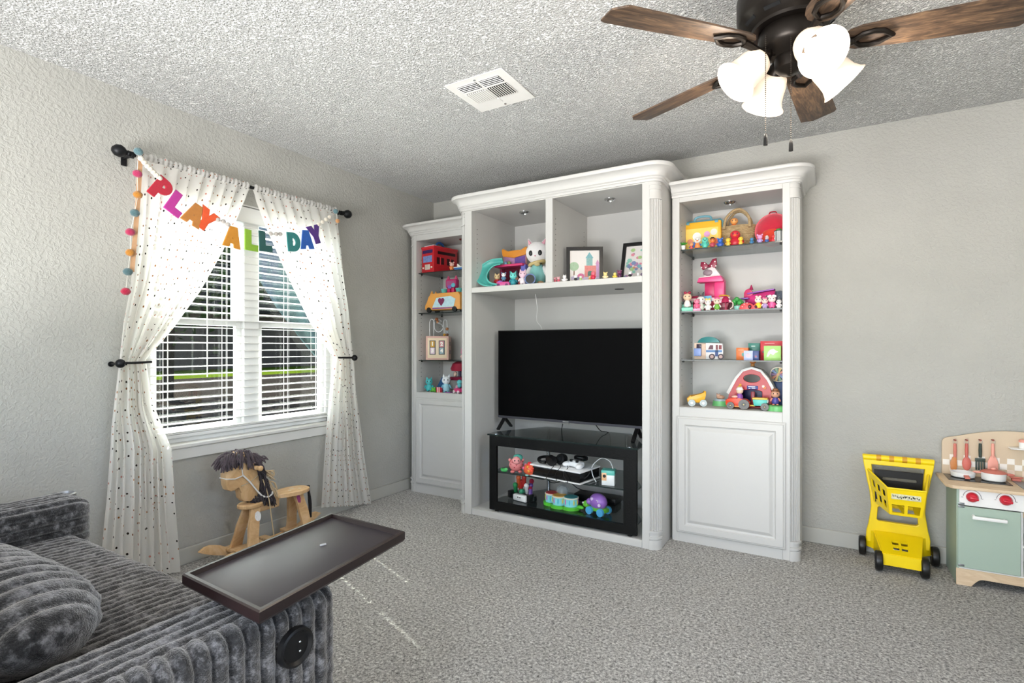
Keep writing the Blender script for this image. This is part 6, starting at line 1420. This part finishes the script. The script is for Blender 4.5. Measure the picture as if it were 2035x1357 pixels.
bowfig('pale figure with a crimson bow seated on a teal chair', 1366, -.335, RZ2, 40, '#efe6e0', '#e9c9a9', 'none', group=G2, seat='#7fcdb5', limb='#2a2a2c'); fig('pink figure seated on a pink chair beside the teal chair', 1385, -.338, RZ2, 27, '#ec6a92', '#ee86a4', 'none', group=G2, seat='#ef9fc0'); fig('white and green dressed figure behind the pink chair', 1393, -.30, RZ2, 34, '#dfe6da', '#efece8', 'bunny', group=G2, limb='#7fa58a', earc='#3a3a3c')
bowfig('white bodied cat figure with a yellow bib on the second shelf', 1407, -.338, RZ2, 25, '#f2f0ea', '#f2ece6', 'cat', group=G2, bow='#e8c34a'); bowfig('figure in a green dress with a pink bow on the second shelf', 1425, -.338, RZ2, 27, '#6fae3f', '#ecd0bd', 'none', group=G2, limb='#f0ece8', bow='#d94f86')
o, k = T('toy_parasol', 'folded pink and white toy parasol by the boat stern', 'toy', 1442, -.338, RZ2); cy(o, 'pole', (0, 0, .035), .003, .07, '#b02a55'); la(o, 'canopy', [(0, .085), (.012, .078), (.026, .058), (.030, .045), (.022, .05), (0, .06)], '#a81f4c', seg=12)
for s in (-1, 1): sp(o, 'petal', (s * .022, -.012, .052), (.012, .006, .009), '#f3c2d2', (0, s * .4, 0), 8)
tb(o, 'hook', [(.028, 0, .05), (.040, 0, .04), (.038, 0, .018), (.024, 0, .008)], .003, '#efd5c8', 6, 3); cy(o, 'foot', (0, 0, .003), .014, .006, '#9c1a3e')
o, k = T('toy_tree', 'small green toy bush in a teal planter', 'toy plant', 1466, -.31, RZ2); la(o, 'planter', [(0, 0), (.018, 0), (.022, .024), (0, .024)], '#8fd0c4')
for a in range(7): sp(o, 'leaf_ball', (.018 * math.cos(a * .9), .014 * math.sin(a * .9), .042 + .010 * (a % 3)), .015, '#3f9a4c', None, 8)
o, k = T('toy_tent', 'coral dome shaped toy with white dots on the second shelf', 'toy', 1484, -.335, RZ2); la(o, 'dome', [(1e-9, 0), (.042, 0), (.040, .012), (.033, .026), (.020, .036), (0, .040)], '#e85a5f', (0, 0, .001), None, 20, 1, .62); la(o, 'side_dome', [(1e-9, 0), (.022, 0), (.020, .012), (.012, .022), (0, .026)], '#e06a72', (.046, 0, .001), None, 16); sp(o, 'mouth', (.018, -.023, .014), (.010, .006, .012), '#4a1020', None, 8); sp(o, 'mouth', (.050, -.018, .012), (.008, .006, .010), '#4a1020', None, 8)
for x, z in ((-.012, .03), (.004, .036), (-.022, .016)): sp(o, 'white_dot', (x, -.020, z), .003, '#f8e6e6', None, 6)
bowfig('yellow dressed figure on coral skates before the plane', 1507, -.338, RZ2, 27, '#efd23f', '#f0e0d6', 'none', group=G2, limb='#d8603f', bow='#ecc9c2'); bowfig('lilac dressed figure before the plane wing', 1520, -.338, RZ2, 23, '#a98fc4', '#ecd0c6', 'round', group=G2, limb='#e8e4e0', earc='#2a2a2c', bow='#e87aa0'); bowfig('pink dressed figure with white bow before the plane nose', 1534, -.338, RZ2, 28, '#e0609a', '#f0ded8', 'round', group=G2, limb='#c03a78', earc='#f2eeee', bow='#f5f0f0'); fig('small white dog figure before the plane nose', 1548, -.338, RZ2, 20, '#efeded', '#f3f1f0', 'round', group=G2, earc='#2b2b2e')

# ---------------- right bookcase, third shelf
o, k = T('board_book', 'fold out vehicle shaped board book with teal roof', 'book', 1407, -.24, RZ3, -6)
for i, (x0, x1, a_) in enumerate(((-.085, -.012, 18), (-.008, .090, -8))):
    m_ = mat('#e8cdb8', .5, var=.12, nscale=50) if i == 0 else mat('#e9e6e6', .5, var=.06, nscale=50); w_ = x1 - x0
    pl_ = pr(o, 'leaf_panel', [(x0, .002), (x1, .002), (x1 + .004, .05), (x1, .098), (x0, .102)], -.006 + (.01 if i == 0 else -.012), .006 + (.01 if i == 0 else -.012), m_, 'XZ', .001)
pr(o, 'roof', [(-.062, .104)] + [(a, b) for a, b in arc(.004, .100, .066, 165, 15, 12, .040)] + [(.07, .104)], -.008, .012, '#2f7f80', 'XZ', .001)
yq = -.0195
for n, poly, c in (('stripe', [(-.006, .045), (.088, .045), (.088, .058), (-.006, .058)], '#5f86b8'), ('window', [(.006, .062), (.036, .062), (.036, .088), (.018, .088)], '#6a4a55'), ('window', [(.052, .060), (.064, .060), (.064, .090), (.052, .090)], '#7a3a42'), ('door', [(.048, .02), (.066, .02), (.066, .058), (.048, .058)], '#3a4f88'), ('window', [(.070, .062), (.086, .062), (.086, .088), (.070, .088)], '#8a3f44')): pr(o, n, poly, yq, yq + .0012, c)
for x in (.030, .082): w_ = cy(o, 'wheel', (x, -.0205, .018), .018, .004, '#4a3f48', (R(90), 0, 0)); cy(o, 'hub', (x, -.0235, .018), .010, .003, '#c9a9a4', (R(90), 0, 0))
bx(o, 'blue_flap', (-.060, -.010, .045), (.045, .014, .048), '#8aa0d8', .004); bx(o, 'dark_flap', (-.055, .0005, .082), (.030, .004, .024), '#3a3048', .001)
def box_toy(label, x0p, x1p, hpx, y, d, col, group, side=None, mark=None):
    a_ = bw(x0p, 690, y).x; b_ = bw(x1p, 690, y).x; o = thing('nesting_box', label, 'toy box', ((a_ + b_) / 2, y, RZ3), 0, group); k = mpp(o.location); h = hpx * k; w_ = b_ - a_
    bx(o, 'box', (0, d / 2, h / 2), (w_, d, h), col, .0015)
    if mark: mark(o, w_, h)
    return o
NB = 'nesting boxes on the third glass shelf'
def mk1(o, w_, h): cy(o, 'printed_circle', (.008, -.0005, h * .45), h * .16, .001, '#3f8f78', (R(90), 0, 0)); bx(o, 'printed_line', (-.006, -.0005, h * .82), (w_ * .5, .001, .003), '#f0b890', 0)
def mk2(o, w_, h): bx(o, 'printed_line', (-.004, -.0005, h * .82), (w_ * .34, .001, .005), '#d8efe6', 0)
def mk3(o, w_, h): sp(o, 'printed_shape', (0, -.0005, h * .5), (w_ * .3, .001, h * .22), '#d9b8c4', None, 10)
def mk4(o, w_, h): cy(o, 'printed_dot', (0, -.0005, h * .4), h * .10, .001, '#8a2f5a', (R(90), 0, 0))
def mk5(o, w_, h): cy(o, 'printed_dot', (-w_ * .38, -.0005, h * .42), .005, .001, '#3a1018', (R(90), 0, 0)); bx(o, 'printed_line', (-w_ * .12, -.0005, h * .88), (w_ * .4, .001, .004), '#f0a0a0', 0)
def mk6(o, w_, h):
    pr(o, 'printed_animal', [(-.030, .02), (-.022, .048), (-.012, .060), (.006, .066), (.018, .056), (.030, .050), (.014, .042), (.004, .030), (-.010, .040), (-.020, .022)], -.001, -.0002, '#f3f6ea')
box_toy('orange nesting box printed with a small green circle', 1463, 1487, 24, -.25, .06, '#e87b3a', NB, None, mk1); box_toy('teal nesting box standing behind the pale blue one', 1487, 1510, 33, -.18, .05, '#2f8376', NB, None, mk2); box_toy('pale blue nesting box with a pink shape', 1478, 1496, 19, -.315, .045, '#b9c4ee', NB, None, mk3); box_toy('navy nesting box with one small dot', 1496, 1508, 19, -.31, .045, '#35487e', NB, None, mk4); box_toy('largest red nesting box at the end of the row', 1511, 1560, 38, -.22, .09, '#cf3340', NB, None, mk5); box_toy('light green nesting box with a white leaping animal', 1518, 1552, 29, -.30, .07, '#a9dc7a', NB, None, mk6)

# ---------------- right bookcase, deck
o, k = T('toy_car', 'chunky yellow wooden push car with grey wheels', 'toy car', 1384, -.29, RZ4, 14)
pr(o, 'body', [(-.052, .022), (-.056, .045), (-.035, .066), (.020, .066), (.034, .080), (.044, .094), (.056, .090), (.054, .070), (.046, .040), (.038, .020)], -.026, .026, '#eeb02c', 'XZ', .008); bx(o, 'seat_notch', (-.005, 0, .066), (.035, .034, .004), '#d8972a', .001)
for x in (-.028, .038):
    for s in (-1, 1): w_ = cy(o, 'wheel', (x, s * .034, .021), .021, .012, '#b9c4c6', (R(90), 0, 0)); cy(o, 'wheel_hub', (x, s * .0405, .021), .008, .003, '#e6eaea', (R(90), 0, 0))
o, k = T('toy_barn', 'red toy barn with a white gambrel roof and open doors', 'toy barn', 1496, -.20, RZ4, 0); BW = pm('#b3131f')
gam = [(-.125, .075), (-.098, .135), (-.078, .175), (-.045, .218), (.0, .232), (.045, .218), (.078, .175), (.098, .135), (.105, .075), (.105, .004), (.058, .004), (.058, .100)] + [(.0 + .052 * math.cos(R(a)), .10 + .012 * math.sin(R(a))) for a in range(20, 170, 25)] + [(-.058, .100), (-.058, .004), (-.135, .004)]
hole = arc(0, .175, .048, 0, 345, 20, .026)
curve_solid('front_wall', [gam, hole[::-1]], .006, .002, BW, o, m=M.Translation((0, -.045, 0)) @ FACE_MY)
for s in (-1, 1): bx(o, 'side_wall', (s * .098, .008, .055), (.012, .10, .11), BW, .002)
bx(o, 'barn_floor', (0, .01, .005), (.19, .10, .008), '#b01c28', .001); bx(o, 'interior', (0, .055, .06), (.19, .006, .11), '#26306a', .001); bx(o, 'inner_post', (.004, -.03, .052), (.022, .01, .09), '#8a1a28', .002)
ro = []
P0 = [(-.138, .088), (-.112, .140), (-.090, .182), (-.052, .228), (0, .244), (.052, .228), (.090, .182), (.112, .140), (.138, .078)]
P1 = [(a * .90, b - .012) for a, b in P0]
pr(o, 'roof', P0 + P1[::-1], -.062, .06, '#d9d8d6', 'XZ', .001)
sg = bx(o, 'name_plate', (.004, -.054, .122), (.06, .004, .022), '#2c3f8a', .004)
[bx(sg, 'plate_lettering', (.004 + dx, -.0564, .122 + dz), (w0, .0006, .004), '#f2f2f2', 0) for dx, dz, w0 in ((-.004, .005, .038), (.006, -.004, .020), (-.016, -.005, .010))]
for (x, z, c) in ((-.062, .135, '#e8a03a'), (-.070, .122, '#e8c04a'), (-.058, .118, '#f0d8b0'), (.062, .130, '#f2ece2'), (.070, .122, '#e8905a')): sp(o, 'wall_decal', (x, -.053, z), (.008, .002, .008), c, None, 8)
la(o, 'weather_vane', [(0, .245), (.012, .245), (.010, .26), (0, .266)], '#b57a3a', (0, .0, 0)); sp(o, 'rooster', (0, 0, .272), (.018, .008, .012), '#b06a32')
o, k = T('toy_tractor', 'red and orange toy tractor with grey wheels', 'toy tractor', 1468, -.315, RZ4, 0)
pr(o, 'body', [(-.068, .018), (-.070, .045), (-.058, .058), (-.010, .066), (.002, .058), (.045, .056), (.062, .040), (.062, .018)], -.026, .026, '#e2431f', 'XZ', .006); bx(o, 'chassis', (-.004, 0, .016), (.12, .04, .012), '#ec9a4a', .003)
for x, r, y in ((-.040, .020, .032), (.032, .029, .032)):
    for s in (-1, 1): w_ = cy(o, 'wheel', (x, s * y, r), r, .016, '#4c4a48', (R(90), 0, 0), None, 24); cy(o, 'hub', (x, s * (y + .0085), r), r * .42, .003, '#2a2826', (R(90), 0, 0)); sp(o, 'hub_bolt', (x, s * (y + .011), r), .004, '#e9d9a0', None, 6)
la(o, 'driver_body', [(0, .055), (.018, .057), (.018, .075), (.010, .090), (0, .092)], '#8a4fa0', (.006, 0, 0)); sp(o, 'driver_head', (.006, 0, .103), (.019, .018, .018), '#efd0b4'); la(o, 'driver_hat', [(.020, 0), (.020, .004), (.014, .014), (0, .018)], '#f0efea', (.006, 0, .110)); sp(o, 'driver_arm', (-.020, -.012, .070), (.018, .008, .008), '#eab8a8')
o, k = T('toy_trailer', 'teal toy trailer with yellow rim behind the tractor', 'toy trailer', 1511, -.315, RZ4, 0)
pr(o, 'tub', [(-.032, .024), (.032, .024), (.038, .060), (-.038, .060)], -.026, .026, '#4fbfb5', 'XZ', .003); pr(o, 'rim', [(-.040, .060), (.040, .060), (.040, .070), (-.040, .070)], -.029, .029, '#e6bb4a', 'XZ', .003); bx(o, 'hitch', (-.042, 0, .022), (.03, .012, .008), '#d8c43a', .002); sp(o, 'light_strip', (.036, 0, .052), (.008, .02, .014), '#e9efee')
for s in (-1, 1): w_ = cy(o, 'wheel', (.026, s * .034, .021), .021, .014, '#4c4a48', (R(90), 0, 0), None, 24); cy(o, 'hub', (.026, s * .0415, .021), .009, .003, '#1f1e1d', (R(90), 0, 0)); sp(o, 'hub_bolt', (.026, s * .043, .021), .0035, '#e9d9a0', None, 6)
o, k = T('toy_pen', 'round green toy stand with a small brown animal', 'toy', 1432, -.20, RZ4); la(o, 'base', [(0, 0), (.050, 0), (.044, .030), (0, .030)], '#6fc07a'); la(o, 'trough', [(.038, .030), (.036, .042), (0, .042)], '#9fb4bc'); sp(o, 'animal', (0, 0, .052), (.024, .018, .014), '#c49a80'); sp(o, 'animal_head', (-.012, -.006, .062), (.012, .011, .010), '#cfa890')
for s in (-1, 1): cy(o, 'animal_ear', (-.012 + s * .008, -.004, .073), .004, .008, '#a87a68', None, .001, 6)
o, k = T('toy_windmill', 'toy windmill with rainbow wheel on a blue post', 'toy windmill', 1547, -.07, RZ4); bx(o, 'post', (0, 0, .075), (.06, .03, .15), '#3f5f9a', .004); la(o, 'wheel_rim', [(.040, -.003), (.046, -.003), (.046, .003), (.040, .003), (.040, -.003)], '#e9dcc0', (0, -.022, .195), (R(90), 0, 0), 28); bx(o, 'mast', (0, 0, .165), (.012, .012, .06), '#3f5f9a', .002)
for j in range(10):
    a = 2 * PI * j / 10; pr(o, 'sail', [(.006 * math.cos(a - .5), .195 + .006 * math.sin(a - .5)), (.042 * math.cos(a - .2), .195 + .042 * math.sin(a - .2)), (.042 * math.cos(a + .2), .195 + .042 * math.sin(a + .2)), (.006 * math.cos(a + .5), .195 + .006 * math.sin(a + .5))], -.0235, -.0205, ['#7a3a8a', '#d8703a', '#d8b43a', '#4f8f5a', '#3f6fb0'][j % 5])
cy(o, 'wheel_hub', (0, -.024, .195), .009, .008, '#d89a3a', (R(90), 0, 0))
o, k = T('toy_pen', 'low green round stand by the bookcase stile', 'toy', 1545, -.31, RZ4); la(o, 'base', [(0, 0), (.060, 0), (.056, .026), (.05, .03), (0, .03)], '#6cbd72'); sp(o, 'button', (.035, -.03, .032), .006, '#e8e05a', None, 8)
fig('toy farmer in purple with a brown brimmed hat', 1541, -.31, RZ4 + .030, 34, '#4a4596', '#d9a488', 'none', limb='#d98a7a', hat='#8a5a3a')
